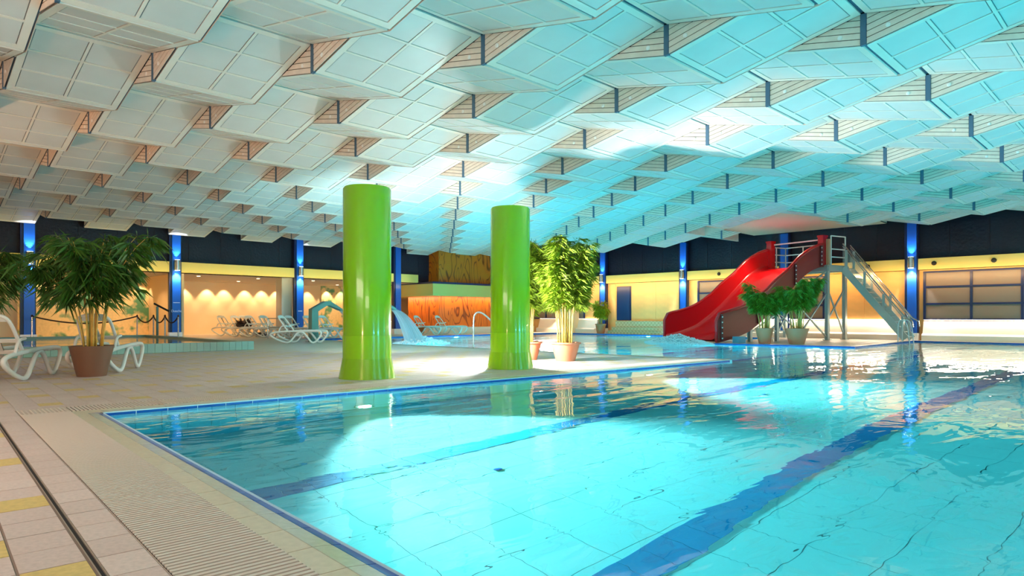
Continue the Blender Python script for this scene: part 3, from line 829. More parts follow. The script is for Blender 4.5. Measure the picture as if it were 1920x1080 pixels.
# blue steel columns with up/down lamps
def blue_column(x, y, axis, label, lamp_label):
    t = thing('steel_column', label, 'column', (x, y, 0), 0 if axis == 'y' else PI / 2)
    # local: front faces -y
    mb = MB(); mb.box((-0.19, -0.22, 0.33), (0.19, -0.16, 5.4)); mb.build('face_plate', M['blue'], t)
    mb = MB(); mb.box((-0.30, -0.16, 0.33), (0.24, 0.05, 5.4)); mb.build('web', M['navy'], t)
    mb = MB(); mb.box((-0.32, -0.24, 0.0), (0.26, 0.05, 0.33)); mb.build('plinth', M['white'], t)
    return t
def wall_lamp(x, y, axis, label):
    t = thing('wall_lamp', label, 'lamp', (x, y, 3.55), 0 if axis == 'y' else PI / 2, 'up and down lamps on the blue columns')
    mb = MB(); mb.lathe([(0.12, -0.25), (0.13, -0.24), (0.13, 0.24), (0.12, 0.25)], 18, (0, -0.36, 0)); sharp(mb.build('body', M['steel'], t))
    for s_ in (-1, 1):
        mb = MB(); mb.lathe([(0.11, 0.0), (0.11, 0.008)], 18, (0, -0.36, s_ * 0.252 - 0.004)); mb.build('lens', M['coolens'], t)
    mb = MB(); mb.box((-0.04, -0.25, -0.06), (0.04, -0.2, 0.06)); mb.build('bracket', M['steel'], t)
    off = Vector((0, -0.36, 0)) if axis == 'y' else Vector((-0.36, 0, 0)) * 1
    if axis != 'y': off = Vector((0.36, 0, 0)) * -1
    p = Vector((x, y, 3.55)) + off
    bk = Vector((0, 0.15, 0)) if axis == 'y' else Vector((0.15, 0, 0))
    for s_ in (-1, 1):
        lamp('SPOT', p + Vector((0, 0, 0.28 * s_)), 150 if s_ > 0 else 320, (0.86, 0.90, 1.0), p + Vector((0, 0, 2.0 * s_)) + bk * 3.0, 0.05, R(56 if s_ > 0 else 72), 0.4)
    return t
for x, lb, ll in ((4.92, 'blue column behind the far left bamboo and lounger', 'lamp on the blue column behind the far left bamboo'),
                  (10.68, 'blue column with white lettering beside the rope barrier', 'lamp on the lettered blue column by the rope barrier'),
                  (17.0, 'blue column between the two lit alcoves, behind the teal fountain', 'lamp on the blue column between the two lit alcoves'),
                  (23.45, 'dark blue column left of the orange veneer block', None)):
    blue_column(x, YL - 0.1, 'y', lb, ll)
    if ll: wall_lamp(x, YL - 0.1, 'y', ll)
for y, lb, ll in ((8.73, 'blue column at the foot of the slide stairs', 'lamp on the blue column at the foot of the slide stairs'),
                  (14.6, 'blue column standing behind the slide', None),
                  (20.55, 'blue column left of the red slide', 'lamp on the blue column left of the red slide'),
                  (26.45, 'blue column beside the small yellow croton', 'lamp on the blue column beside the small croton')):
    # facing -x: rotate so that local -y points to world -x
    t = blue_column(XR - 0.1, y, 'x', lb, ll); t.rotation_euler = (0, 0, -PI / 2)
    if ll:
        t = wall_lamp(XR - 0.1, y, 'x', ll); t.rotation_euler = (0, 0, -PI / 2)
def text(body, loc, size, parent, rz=0.0):
    c = bpy.data.curves.new('lettering', 'FONT'); c.body = body; c.size = size; c.extrude = 0.002; c.align_x = 'CENTER'
    c.materials.append(M['letter'])
    o = bpy.data.objects.new('lettering', c); COL.objects.link(o); o.parent = parent
    o.location = loc; o.rotation_euler = (PI / 2, 0, rz); return o

# lettering and rule on the blue column by the ropes
sc = bpy.data.objects['steel_column.001']
text('Dusche', (0.0, -0.225, 1.30), 0.16, sc)
mb = MB(); mb.box((-0.15, -0.224, 1.74), (0.15, -0.219, 1.765)); mb.build('lettering', M['letter'], sc)
sc = bpy.data.objects['steel_column.002']
mb = MB(); mb.box((-0.12, -0.224, 1.36), (0.12, -0.219, 1.41)); mb.build('lettering', M['letter'], sc)

# ------------------------------------------------------------------ green ventilation columns
def green_column(x, y, r, label):
    t = thing('green_column', label, 'column', (x, y, 0), 0, 'green columns')
    mb = MB(); mb.lathe([(r + 0.075, 0), (r + 0.075, 0.015), (r + 0.012, 0.34), (r + 0.012, 0.355)], 64); sharp(mb.build('flared_base', M['green'], t), 30)
    mb = MB(); mb.lathe([(r + 0.006, 0.355), (r + 0.006, 0.76), (r, 0.762)], 64); sharp(mb.build('sleeve', M['green2'], t), 30)
    mb = MB(); mb.lathe([(r, 0.76), (r, 3.36), (r - 0.02, 3.395), (r - 0.05, 3.40)], 64); sharp(mb.build('shaft', M['green'], t), 30)
    return t
green_column(6.43, 10.26, 0.425, 'thick glossy green column at the left, nearer the camera')
green_column(9.78, 10.02, 0.42, 'thick glossy green column in front of the two tall bamboos')

# ------------------------------------------------------------------ plants
def leaf(mb, p, d, L, Wd, droop, mi=0):
    d = d.normalized(); sd = d.cross(Vector((0, 0, 1)))
    if sd.length < 1e-3: sd = Vector((1, 0, 0))
    sd.normalize()
    m1 = p + d * L * 0.4 + Vector((0, 0, -droop * 0.25 * L)); tip = p + d * L * 0.92 + Vector((0, 0, -droop * L))
    mb.add([p, m1 + sd * Wd / 2, tip, m1 - sd * Wd / 2], [(0, 1, 2), (0, 2, 3)], mi)
def pot(t, r0, r1, hh, m, rim=True):
    mb = MB(); prof = [(r0, 0), (r0 + (r1 - r0) * 0.9, hh * 0.9)]
    prof += [(r1 + 0.0, hh * 0.9), (r1 + 0.02, hh * 0.92), (r1 + 0.02, hh), (r1 - 0.02, hh)] if rim else [(r1, hh), (r1 - 0.02, hh)]
    prof += [(r1 - 0.04, hh - 0.05)]
    mb.lathe(prof, 36); sharp(mb.build('pot', m, t), 40)
    mb = MB(); mb.lathe([(r1 - 0.045, hh - 0.07), (r1 - 0.045, hh - 0.045)], 24); mb.build('soil', M['soil'], t)
def bamboo(name, label, loc, r0, r1, ph, potm, n, height, spread, bare, tufts, per, L, Wd, seed, leafm, rim=True, group=None, cr=0.016, droop=0.55, lean=0.0):
    rg = random.Random(seed)
    t = thing(name, label, 'plant', loc, 0, group)
    pot(t, r0, r1, ph, potm, rim)
    fol = MB()
    for k in range(n):
        an = 2 * PI * k / n + rg.uniform(-0.4, 0.4); rr = r1 * rg.uniform(0.15, 0.6)
        hh = height * rg.uniform(0.72, 1.0); out = spread * rg.uniform(0.25, 1.0)
        base = Vector((rr * math.cos(an), rr * math.sin(an), ph - 0.06))
        pts = []; N = 9
        for q in range(N):
            s_ = q / (N - 1)
            o_ = out * (0.25 * s_ + 0.75 * s_ ** 2.6)
            pts.append(base + Vector((o_ * math.cos(an), o_ * math.sin(an), (hh - ph) * (s_ - 0.10 * s_ ** 4))))
        mb = MB(); mb.tube(pts, [cr * (1 - 0.8 * q / (N - 1)) for q in range(N)], 6)
        for q in range(per + 6):
            a3 = rg.uniform(0, 2 * PI)
            leaf(fol, pts[-1] - Vector((0, 0, rg.uniform(0, 0.25))), Vector((math.cos(a3), math.sin(a3), rg.uniform(0.2, 1.6))), L * rg.uniform(0.8, 1.3), Wd, droop * rg.uniform(0.2, 0.9))
        mb.build('cane', M['cane'], t, smooth=True)
        for b in range(tufts):
            s_ = bare + (1 - bare) * (b + rg.random()) / tufts
            f = s_ * (N - 1); i = min(int(f), N - 2); p = pts[i].lerp(pts[i + 1], f - i)
            a2 = an + rg.uniform(-1.5, 1.5) if rg.random() < 0.7 else rg.uniform(0, 2 * PI)
            bl = spread * rg.uniform(0.15, 0.55) * (1.15 - 0.5 * s_)
            e = p + Vector((math.cos(a2) * bl, math.sin(a2) * bl, rg.uniform(-0.05, 0.35) * bl))
            fol.tube([p, p.lerp(e, 0.5) + Vector((0, 0, 0.06 * bl)), e], [0.005, 0.004, 0.002], 3, cap=False)
            for q in range(per):
                fr = rg.uniform(0.45, 1.0); pp = p.lerp(e, fr)
                a3 = a2 + rg.uniform(-1.25, 1.25)
                dv = Vector((math.cos(a3), math.sin(a3), rg.uniform(-0.35, 0.5)))
                leaf(fol, pp, dv, L * rg.uniform(0.7, 1.2), Wd * rg.uniform(0.8, 1.2), droop * rg.uniform(0.5, 1.4))
    o = fol.build('foliage', leafm, t); o['kind'] = 'stuff'
    return t
bamboo('potted_bamboo', 'dark green arching bamboo in a brown tapered pot between two white loungers', (2.98, 14.08, 0), 0.235, 0.36, 0.56, M['brownpot'],
       13, 3.0, 1.0, 0.48, 20, 10, 0.30, 0.023, 11, M['leaf_d'], rim=False, cr=0.020, droop=0.8)
bamboo('potted_bamboo', 'dark bamboo cut by the left frame edge, behind the leftmost lounger', (1.45, 17.4, 0), 0.235, 0.36, 0.56, M['brownpot'],
       9, 2.95, 1.2, 0.52, 24, 10, 0.32, 0.024, 12, M['leaf_d'], rim=False, cr=0.020, droop=0.75)
bamboo('potted_bamboo', 'tall bushy bamboo in a terracotta pot right of the second green column', (12.33, 10.68, 0), 0.235, 0.36, 0.46, M['terracotta'],
       20, 3.42, 0.72, 0.40, 60, 13, 0.22, 0.014, 21, M['leaf_lit'], cr=0.018, droop=0.5)
bamboo('potted_bamboo', 'tall bamboo in a terracotta pot half hidden by the second green column', (11.95, 11.62, 0), 0.235, 0.36, 0.46, M['terracotta'],
       18, 3.25, 0.45, 0.40, 54, 13, 0.22, 0.014, 22, M['leaf_lit'], cr=0.018, droop=0.5)
bamboo('potted_bamboo', 'round-headed bamboo in a terracotta pot before the slide, left of its twin', (26.0, 11.9, 0), 0.22, 0.36, 0.62, M['terracotta'],
       13, 2.75, 0.68, 0.46, 44, 11, 0.24, 0.024, 31, M['leaf'], rim=False, group='pair of bamboos in front of the slide', cr=0.022, droop=0.6)
bamboo('potted_bamboo', 'round-headed bamboo in a wide terracotta pot before the slide, right of its twin', (26.35, 10.75, 0), 0.28, 0.46, 0.62, M['terracotta'],
       14, 2.95, 0.76, 0.46, 46, 11, 0.24, 0.024, 32, M['leaf'], rim=False, group='pair of bamboos in front of the slide', cr=0.022, droop=0.6)
bamboo('potted_croton', 'small yellow-green croton in an orange pot by the far blue column', (33.48, 26.05, 0), 0.24, 0.34, 0.62, M['terra2'],
       7, 2.25, 0.34, 0.40, 22, 8, 0.36, 0.11, 41, M['leaf_y'], cr=0.025, droop=0.4)

# ------------------------------------------------------------------ sun loungers
def smooth_path(P, closed=False, it=2):
    P = [Vector(p) for p in P]
    for _ in range(it):
        Q = []
        k = len(P)
        rng = range(k) if closed else range(k - 1)
        if not closed: Q.append(P[0])
        for i in rng:
            a, b = P[i], P[(i + 1) % k]
            Q += [a.lerp(b, 0.25), a.lerp(b, 0.75)]
        if not closed: Q.append(P[-1])
        P = Q
    return P
def lounger_proto(label, loc, rz):
    t = thing('sun_lounger', label, 'sun lounger', loc, rz, 'white resin sun loungers')
    W2 = 0.33
    for sgn, y in ((-1, -W2), (1, W2)):
        mb = MB()
        loop = [(-0.05, 0.45), (-0.55, 0.42), (-0.80, 0.34), (-0.66, 0.20), (-0.18, 0.0), (0.06, 0.0), (0.22, 0.18), (0.42, 0.43), (0.64, 0.43), (0.84, 0.20), (0.98, 0.0), (1.14, 0.0), (1.32, 0.20), (1.42, 0.36), (1.36, 0.47), (1.1, 0.485), (0.5, 0.475)]
        pts = smooth_path([(x, y, z + 0.035) for x, z in loop], True, 2)
        mb.tube(pts, 0.040, 8, closed=True)
        mb.build('side_frame', M['plastic'], t, smooth=True)
        mb = MB(); pts = smooth_path([(-0.40, y * 1.03, 0.44), (-0.36, y * 1.05, 0.58), (-0.26, y * 1.05, 0.70), (-0.05, y * 1.05, 0.72)], False, 2)
        mb.tube(pts, 0.026, 8); mb.build('armrest', M['plastic'], t, smooth=True)
    for k in range(11):
        mb = MB(); x = 0.06 + k * 0.122
        mb.box((x, -W2 + 0.02, 0.455), (x + 0.095, W2 - 0.02, 0.48)); mb.build('seat_slat', M['plastic'], t)
    # backrest: rounded frame with upright slats
    a0 = Vector((0.0, 0, 0.46)); a1 = Vector((-0.50, 0, 1.12)); d = (a1 - a0)
    mb = MB()
    out = [(0.0, -W2 + 0.03), (0.75, -W2 + 0.04), (0.95, -W2 + 0.09), (1.0, -W2 + 0.22), (1.0, W2 - 0.22), (0.95, W2 - 0.09), (0.75, W2 - 0.04), (0.0, W2 - 0.03)]
    pts = smooth_path([a0 + d * s_ + Vector((0, y, 0)) for s_, y in out], False, 2)
    mb.tube(pts, 0.030, 8)
    nrm = Vector((d.z, 0, -d.x)).normalized()
    for s0, s1 in ((0.0, 0.08), (0.30, 0.38), (0.84, 0.97)):
        c = a0 + d * (s0 + s1) / 2; hw = W2 - 0.05 if s1 < 0.9 else W2 - 0.09
        mb.obox(c, d * (s1 - s0) / 2, Vector((0, hw, 0)), nrm * 0.012)
    bk = mb.build('backrest', M['plastic'], t)
    for k in range(8):
        y = -W2 + 0.085 + k * (2 * W2 - 0.17) / 7
        mb = MB()
        for s0, s1 in ((0.08, 0.30), (0.38, 0.84)):
            mb.obox(a0 + d * (s0 + s1) / 2, d * (s1 - s0) / 2, Vector((0, 0.026, 0)), nrm * 0.010)
        mb.build('back_slat', M['plastic'], bk)
    return t
A1 = math.atan2(0.86, 0.51)
bvec = Vector((-0.86, 0.51, 0))
L1 = Vector((1.98, 14.02, 0)) + bvec * 0.33
L2 = Vector((3.62, 14.76, 0)) + bvec * 0.33
proto = lounger_proto('white resin lounger cut by the left frame edge, left of the brown pot', L1, A1)
copy_tree(proto, L2, A1, 'white resin lounger just behind the brown pot with the dark bamboo')
CR_ = -PI / 4 + 0.02
def far(p, rz, label): return copy_tree(proto, Vector((p[0], p[1], 0)), rz, label)
far((12.55, 25.75), CR_ - 0.12, 'lounger tinted teal by the pool light, standing in front of the teal fountain')
far((23.3, 31.2), CR_ - 0.42, 'pale lounger by the far pool edge, left one of two before the orange veneer')
far((24.75, 31.05), CR_ - 0.42, 'pale lounger by the far pool edge, right one of two before the orange veneer')
front = [((14.5, 35.75), 'lounger with the dark spiky bundle lying on its seat'), ((14.74, 34.46), 'lounger just right of the one carrying the dark bundle, black bag beneath'), ((14.98, 33.17), 'lounger seen behind the low stair handrail')]
for p, lb in front: far(p, CR_ - 0.42, lb)
back = [((14.6, 37.9), 'first lounger from the left in the warm lit alcove, against the wall'), ((15.13, 36.22), 'lounger in the rear row above the dark bundle'), ((16.62, 37.07), 'rear-row lounger between the middle alcove loungers, near the partition'), ((15.51, 31.44), 'lounger glowing pale beneath the partition beside the blue column'),
        ((16.60, 31.63), 'lounger half hidden behind the teal backrest and the blue column'), ((16.34, 29.50), 'pinkish lounger right of the teal fountain duct, under its water jet')]
for p, lb in back: far(p, CR_ - 0.42, lb)

# dark spiky bundle lying on a lounger, bag on the floor
t = thing('dark_bundle', 'dark brown spiky bundle lying on a lounger in the lit alcove', 'bundle', (14.55, 35.85, 0.5), CR_ - 0.42)
rg = random.Random(5); mb = MB(); core = MB()
core.lathe([(0.05, 0.0), (0.36, 0.03), (0.42, 0.14), (0.30, 0.28), (0.12, 0.36), (0.0, 0.38)], 14, (0.35, -0.1, 0), cap=False)
core.build('core', mat('dark_brown_cloth', (52, 34, 32), 0.8, noise=(9, 0.4, 3)), t)
for k in range(90):
    an = rg.uniform(0, 2 * PI); el = rg.uniform(-0.05, 1.3)
    dv = Vector((math.cos(an) * math.cos(el), math.sin(an) * math.cos(el), math.sin(el)))
    p = Vector((0.35 + math.cos(an) * 0.25, -0.1 + math.sin(an) * 0.25, 0.10 + rg.uniform(0, 0.2)))
    leaf(mb, p, dv, rg.uniform(0.25, 0.5), 0.09, 0.15)
o = mb.build('spikes', mat('dark_brown_leaf', (64, 40, 38), 0.7), t); o['kind'] = 'stuff'
mb = MB(); mb.lathe([(0.0, 0.0), (0.34, 0.01), (0.38, 0.10), (0.30, 0.20), (0.10, 0.25), (0.0, 0.25)], 14, (0, 0, 0), cap=False)
o = mb.build('bag', M['black'], loc=(15.35, 34.9, 0), smooth=True); tag(o, 'black soft bag on the floor under a lounger in the alcove', 'bag')

# ------------------------------------------------------------------ raised paddling pool, ropes
RX0, RX1, RY0, RY1, RH = -4.5, 9.2, 21.6, 32.6, 0.27
pp = thing('paddling_pool', 'raised tiled paddling pool at the left with calm water', 'pool', ((RX0 + RX1) / 2, (RY0 + RY1) / 2, 0))
c0 = Vector(pp.location)
def rel(lo, hi): return tuple(Vector(lo) - c0), tuple(Vector(hi) - c0)
for lo, hi in (((RX0, RY0, 0), (RX1, RY0 + 0.35, RH)), ((RX0, RY1 - 0.35, 0), (RX1, RY1, RH)), ((RX1 - 0.35, RY0 + 0.35, 0), (RX1, RY1 - 0.35, RH)), ((RX0, RY0 + 0.35, 0), (RX0 + 0.35, RY1 - 0.35, RH))):
    mb = MB(); mb.box(*rel(lo, hi)); mb.build('rim_wall', M['turq'], pp)
mb = MB(); mb.box((0.004, -0.02, 0.0), (0.196, 0.0, RH + 0.004)); rt_ = mb.mesh('rim_tile', M['turq'])
for k in range(50):
    x = RX1 - (k + 1) * 0.2
    place('rim_tile', rt_, pp, Vector((x, RY0, 0)) - c0)
mb = MB(); lo, hi = rel((RX0 + .35, RY0 + .35, 0.0), (RX1 - .35, RY1 - .35, 0.05)); mb.box(lo, hi); mb.build('basin_floor', M['turq'], pp)
mb = MB(); z = RH - 0.07; mb.add([Vector(p) - c0 for p in ((RX0 + .35, RY0 + .35, z), (RX1 - .35, RY0 + .35, z), (RX1 - .35, RY1 - .35, z), (RX0 + .35, RY1 - .35, z))], [(0, 1, 2, 3)])
mb.build('water', M['water_flat'], pp)
posts = [(9.02, 28.4), (9.02, 30.05), (9.02, 31.6), (8.6, 32.45), (4.8, 32.45)]
PL = ['rope barrier post nearest the lettered blue column', 'second rope barrier post from the lettered blue column', 'third rope barrier post, beside the green handrail', 'corner rope barrier post where the long rope starts', 'rope barrier post hidden behind the loungers at the left']
for (x, y), lb in zip(posts, PL):
    t = thing('barrier_post', lb, 'post', (x, y, RH), 0, 'rope barrier posts on the paddling pool rim')
    mb = MB(); mb.lathe([(0.05, 0), (0.05, 0.01), (0.03, 0.012), (0.03, 0.86)], 12); mb.build('pole', M['steel'], t, smooth=False)
    mb = MB(); mb.lathe([(0.04, 0.80), (0.04, 0.86), (0.02, 0.89), (0.0, 0.90)], 12, cap=False); mb.build('cap', M['rope'], t, smooth=True)
RL = ['first sagging dark rope, nearest the lettered blue column', 'second sagging dark rope between barrier posts', 'third sagging dark rope near the green handrail', 'long sagging dark rope running left behind the lounger']
for k in range(4):
    a = Vector((posts[k][0], posts[k][1], RH + 0.83)); b = Vector((posts[k + 1][0], posts[k + 1][1], RH + 0.83)); sag = 0.27 if k < 3 else 0.30
    pts = [a.lerp(b, q / 12) - Vector((0, 0, sag * (1 - (2 * q / 12 - 1) ** 2))) for q in range(13)]
    mb = MB(); mb.tube(pts, 0.028, 8); o = mb.build('barrier_rope', M['rope'], smooth=True); tag(o, RL[k], 'rope', 'barrier ropes')
t = thing('handrail', 'thin green handrail standing among the rope barrier posts', 'handrail', (9.0, 31.0, RH))
mb = MB(); mb.tube([(0, 0, 0), (0, 0, 1.25)], 0.05, 10); mb.build('post', M['tealduct'], t)
mb = MB(); mb.tube([(-0.1, 0.1, 1.38), (0.35, -0.35, 1.05)], 0.04, 10); mb.build('grip', M['black'], t)

# ------------------------------------------------------------------ fountains
def fountain(x, y, rz, label):
    t = thing('water_fountain', label, 'fountain', (x, y, 0), rz, 'teal duct fountains of the leisure pool')
    # square duct: up, then bent over
    path = [(0, 0), (0, 1.36), (0.52, 1.66), (0.70, 1.66), (1.25, 1.38)]
    wid = [0.17, 0.17, 0.17, 0.17, 0.22]; th = [0.16, 0.15, 0.10, 0.09, 0.03]
    mb = MB(); rings = []
    for i, (px, pz) in enumerate(path):
        a = Vector((path[max(i - 1, 0)][0], 0, path[max(i - 1, 0)][1])); b = Vector((path[min(i + 1, 4)][0], 0, path[min(i + 1, 4)][1]))
        d = (b - a).normalized(); nrm = Vector((-d.z, 0, d.x))
        p = Vector((px, 0, pz)); 
        rings.append([p + nrm * th[i] + Vector((0, -wid[i], 0)), p + nrm * th[i] + Vector((0, wid[i], 0)), p - nrm * th[i] + Vector((0, wid[i], 0)), p - nrm * th[i] + Vector((0, -wid[i], 0))])
    vs = [v for r_ in rings for v in r_]; fs = [(0, 1, 2, 3), (19, 18, 17, 16)]
    for i in range(4):
        for q in range(4): fs.append((i * 4 + q, i * 4 + 4 + q, i * 4 + 4 + (q + 1) % 4, i * 4 + (q + 1) % 4))
    mb.add(vs, fs); mb.build('duct', M['tealduct'], t)
    mb = MB(); mb.box((-0.26, -0.26, 0), (0.26, 0.26, 0.02)); mb.build('base_plate', M['steel'], t)
    # sheet of water: ballistic, several layers
    mb = MB(); uvs = []
    N = 18
    for layer in range(3):
        v0 = 1.7 + 0.35 * layer; o = len(mb.v)
        for q in range(N + 1):
            tt = 0.62 * q / N
            px = 1.2 + v0 * tt; pz = 1.40 - 0.3 * tt - 4.9 * tt * tt * 0.85
            hw = 0.20 + 0.42 * (q / N) * (0.7 + 0.2 * layer)
            for s_ in range(9):
                yy = -hw + 2 * hw * s_ / 8
                mb.v.append((px - 0.05 * abs(s_ - 4) / 4, yy, max(pz, WZ)))
                uvs.append((s_ / 8 + layer * 0.37, q / N))
        for q in range(N):
            for s_ in range(8):
                mb.f.append((o + q * 9 + s_, o + q * 9 + s_ + 1, o + (q + 1) * 9 + s_ + 1, o + (q + 1) * 9 + s_)); mb.mi.append(0)
    me = mb.mesh('water_sheet', M['jet'], True)
    uv = me.uv_layers.new(name='UVMap')
    for lp in me.loops: uv.data[lp.index].uv = uvs[lp.vertex_index]
    o = place('water_sheet', me, t); o['kind'] = 'stuff'
    return t
fountain(13.76, 26.2, -0.05, 'teal duct fountain spilling water, left of the first green column')
fountain(14.25, 22.8, -0.05, 'teal duct fountain mostly hidden behind the first green column')
# foam: flattened droplets and froth
def foam(label, cx, cy, rx, ry, rz, nfl, h, seed, name='splash'):
    rg = random.Random(seed); mb = MB()
    for k in range(nfl):
        a = rg.uniform(0, 2 * PI); q = rg.random() ** 0.6
        x, y = rx * q * math.cos(a), ry * q * math.sin(a)
        r = rg.uniform(0.02, 0.075); z = WZ + h * (1 - q) * rg.random()
        c = Vector((x * math.cos(rz) - y * math.sin(rz), x * math.sin(rz) + y * math.cos(rz), z))
        mb.add([c + Vector((r, 0, 0)), c + Vector((0, r, 0)), c - Vector((r, 0, 0)), c - Vector((0, r, 0)), c + Vector((0, 0, r * .7)), c - Vector((0, 0, r * .7))],
               [(0, 1, 4), (1, 2, 4), (2, 3, 4), (3, 0, 4), (1, 0, 5), (2, 1, 5), (3, 2, 5), (0, 3, 5)])
    o = mb.build(name, M['foam'], loc=(cx, cy, 0)); o['kind'] = 'stuff'; tag(o, label, 'splash')
foam('white froth where the fountain jet beside the green column lands', 16.9, 22.7, 1.3, 1.0, 0, 900, 0.35, 1)
foam('white froth under the left fountain jet, behind the first green column', 16.4, 26.1, 1.0, 0.8, 0, 400, 0.3, 2)
foam('white splash where the red slide meets the water', 24.7, 15.1, 0.8, 1.9, -0.26, 3200, 0.42, 3)

# ------------------------------------------------------------------ handrails
def rail(name, label, loc, paths, m, r=0.025, rz=0.0, group=None):
    t = thing(name, label, 'handrail', loc, rz, group)
    for nm, P in paths:
        mb = MB(); mb.tube(smooth_path(P, False, 2), r, 10); mb.build(nm, m, t, smooth=True)
    return t
rail('handrail', 'bent steel handrail at the pool edge left of the second green column', (14.9, 17.08, 0),
     [('rail', [(0, 0, 0), (0, 0, 0.9), (0.03, -0.03, 1.22), (0.22, -0.2, 1.25), (0.5, -0.5, 0.85), (0.85, -0.85, 0.2), (0.95, -0.95, -0.1)])], M['steel'], 0.03)
mb = MB(); 
rail('handrail', 'low brown steel stair handrail in front of the alcove loungers', (14.12, 31.5, 0),
     [('post', [(0, 0, 0), (0, 0, 0.99)]), ('rail', [(0, 0, 0.99), (0.4, -0.4, 1.0), (0.48, -0.48, 0.97), (0.98, -0.98, 0.3)]), ('crossbar', [(0, 0, 0.56), (0.75, -0.75, 0.56)]), ('post', [(0.75, -0.75, 0), (0.75, -0.75, 0.6)])], M['steel'], 0.022)
rail('pool_ladder', 'slim white ladder rails at the pool edge under the slide stairs', (30.9, 8.40, 0),
     [('rail', [(0, 0, 0), (0, 0, 0.8), (0, -0.1, 0.98), (0, -0.35, 0.85), (0, -0.45, -0.2)]), ('rail', [(0.6, 0, 0), (0.6, 0, 0.8), (0.6, -0.1, 0.98), (0.6, -0.35, 0.85), (0.6, -0.45, -0.2)])], M['white'], 0.018)

# ------------------------------------------------------------------ red slide
SA = math.atan2(-0.256, 0.967)
SWD = 3.2
sl = thing('water_slide', 'wide red water slide running down into the pool', 'slide', (25.1, 13.4, 0), SA)
def interp(T, s):
    for (a, va), (b, vb) in zip(T, T[1:]):
        if s <= b:
            q = (s - a) / (b - a); q = max(0.0, q); return va + (vb - va) * q
    return T[-1][1]
FLOORZ = [(-0.1, 0.10), (0.3, 0.16), (1.0, 0.30), (1.75, 0.52), (2.5, 0.92), (3.4, 1.50), (4.4, 2.28), (5.3, 2.96), (5.9, 3.28), (6.5, 3.46), (7.2, 3.52)]
TOPZ = [(-0.1, 0.92), (-0.06, 1.06), (0.0, 1.15), (0.13, 1.23), (0.5, 1.30), (1.0, 1.39), (1.6, 1.55), (2.1, 1.75), (2.96, 2.24), (3.4, 2.60), (4.36, 3.18), (5.1, 3.76), (5.6, 4.03), (6.1, 4.26), (6.7, 4.43), (7.2, 4.50)]
NS = 40
def smooth_t(T, s):
    return (interp(T, s - 0.15) + interp(T, s) * 2 + interp(T, s + 0.15)) / 4
ss = [-0.1 + 7.3 * q / NS for q in range(NS + 1)]
mb = MB()
for s_ in ss:
    z = smooth_t(FLOORZ, s_)
    for y, dz in ((0.10, 0.22), (0.16, 0.08), (0.32, 0.01), (SWD / 2, 0.0), (SWD - 0.32, 0.01), (SWD - 0.16, 0.08), (SWD - 0.10, 0.22)):
        mb.v.append((s_, y, z + dz))
for q in range(NS):
    for k in range(6): mb.f.append((q * 7 + k, (q + 1) * 7 + k, (q + 1) * 7 + k + 1, q * 7 + k + 1)); mb.mi.append(0)
mb.build('chute', M['red'], sl, smooth=True)
mb = MB(); 
for s_ in ss:
    z = smooth_t(FLOORZ, s_) - 0.06
    mb.v += [(s_, 0.06, z), (s_, SWD - 0.06, z)]
for q in range(NS): mb.f.append((2 * q, 2 * q + 1, 2 * q + 3, 2 * q + 2)); mb.mi.append(0)
mb.build('underside', M['redout'], sl, smooth=True)
def side_wall(yin, yout, nm):
    mb = MB(); s1 = 6.9
    sw = [s_ for s_ in ss if s_ <= s1 + 0.1]
    for s_ in sw:
        zt = smooth_t(TOPZ, s_) if s_ > 0.2 else interp(TOPZ, s_); zb = smooth_t(FLOORZ, s_) - 0.10
        mb.v += [(s_, yin, zb), (s_, yin, zt), (s_, yout, zt), (s_, yout, zb)]
    for q in range(len(sw) - 1):
        for k, mi in ((0, 0), (1, 0), (2, 1), (3, 1)):
            mb.f.append((q * 4 + k, q * 4 + (k + 1) % 4, q * 4 + 4 + (k + 1) % 4, q * 4 + 4 + k)); mb.mi.append(mi)
    mb.f += [(3, 2, 1, 0)]; mb.mi += [0]
    o = mb.build('side_wall', [M['red'], M['redout']], sl)
    # rounded rim
    mb = MB()
    pts = [Vector((-0.1, (yin + yout) / 2, 0.06))] + [Vector((s_, (yin + yout) / 2, (smooth_t(TOPZ, s_) if s_ > 0.2 else interp(TOPZ, s_)))) for s_ in sw]
    mb.tube(pts, 0.07, 10); mb.build('rim', M['red'], o, smooth=True)
    return o
wr_ = side_wall(0.12, 0.02, 'right'); wl_ = side_wall(SWD - 0.12, SWD - 0.02, 'left')
# bolted flanges with pale bolts
for s_ in (0.12, 2.35, 4.75, 6.55):
    mb = MB(); zb, zt = interp(FLOORZ, s_) - 0.06, interp(TOPZ, s_) - 0.04
    mb.box((s_ - 0.05, -0.05, zb), (s_ + 0.05, 0.02, zt)); fl = mb.build('flange', mat('flange_red', (96, 18, 18), 0.45), sl)
    if s_ in (0.12, 6.55, 4.75):
        for k in range(5):
            mb = MB(); mb.lathe([(0.028, 0), (0.028, 0.02), (0.0, 0.03)], 8, cap=False)
            o = mb.build('bolt', M['white'], fl, loc=(s_, -0.05, zb + (zt - zb) * (k + 0.5) / 5)); o.rotation_euler = (PI / 2, 0, 0)
for y in (0.02, SWD - 0.30):
    mb = MB(); mb.box((6.75, y, 3.45), (7.05, y + 0.28, 4.78)); mb.box((6.72, y - 0.02, 4.78), (7.08, y + 0.30, 4.86)); mb.build('entry_post', M['red'], sl)
for s_ in (2.05, 3.75, 5.3):
    zt = interp(FLOORZ, s_) - 0.1
    for y in (0.18, SWD - 0.18):
        mb = MB(); mb.box((s_ - 0.07, y - 0.07, 0.0), (s_ + 0.07, y + 0.07, zt)); mb.build('leg', M['galv'], sl)
    mb = MB(); mb.box((s_ - 0.05, 0.1, zt - 0.14), (s_ + 0.05, SWD - 0.1, zt - 0.02)); mb.build('cross_beam', M['galv'], sl)
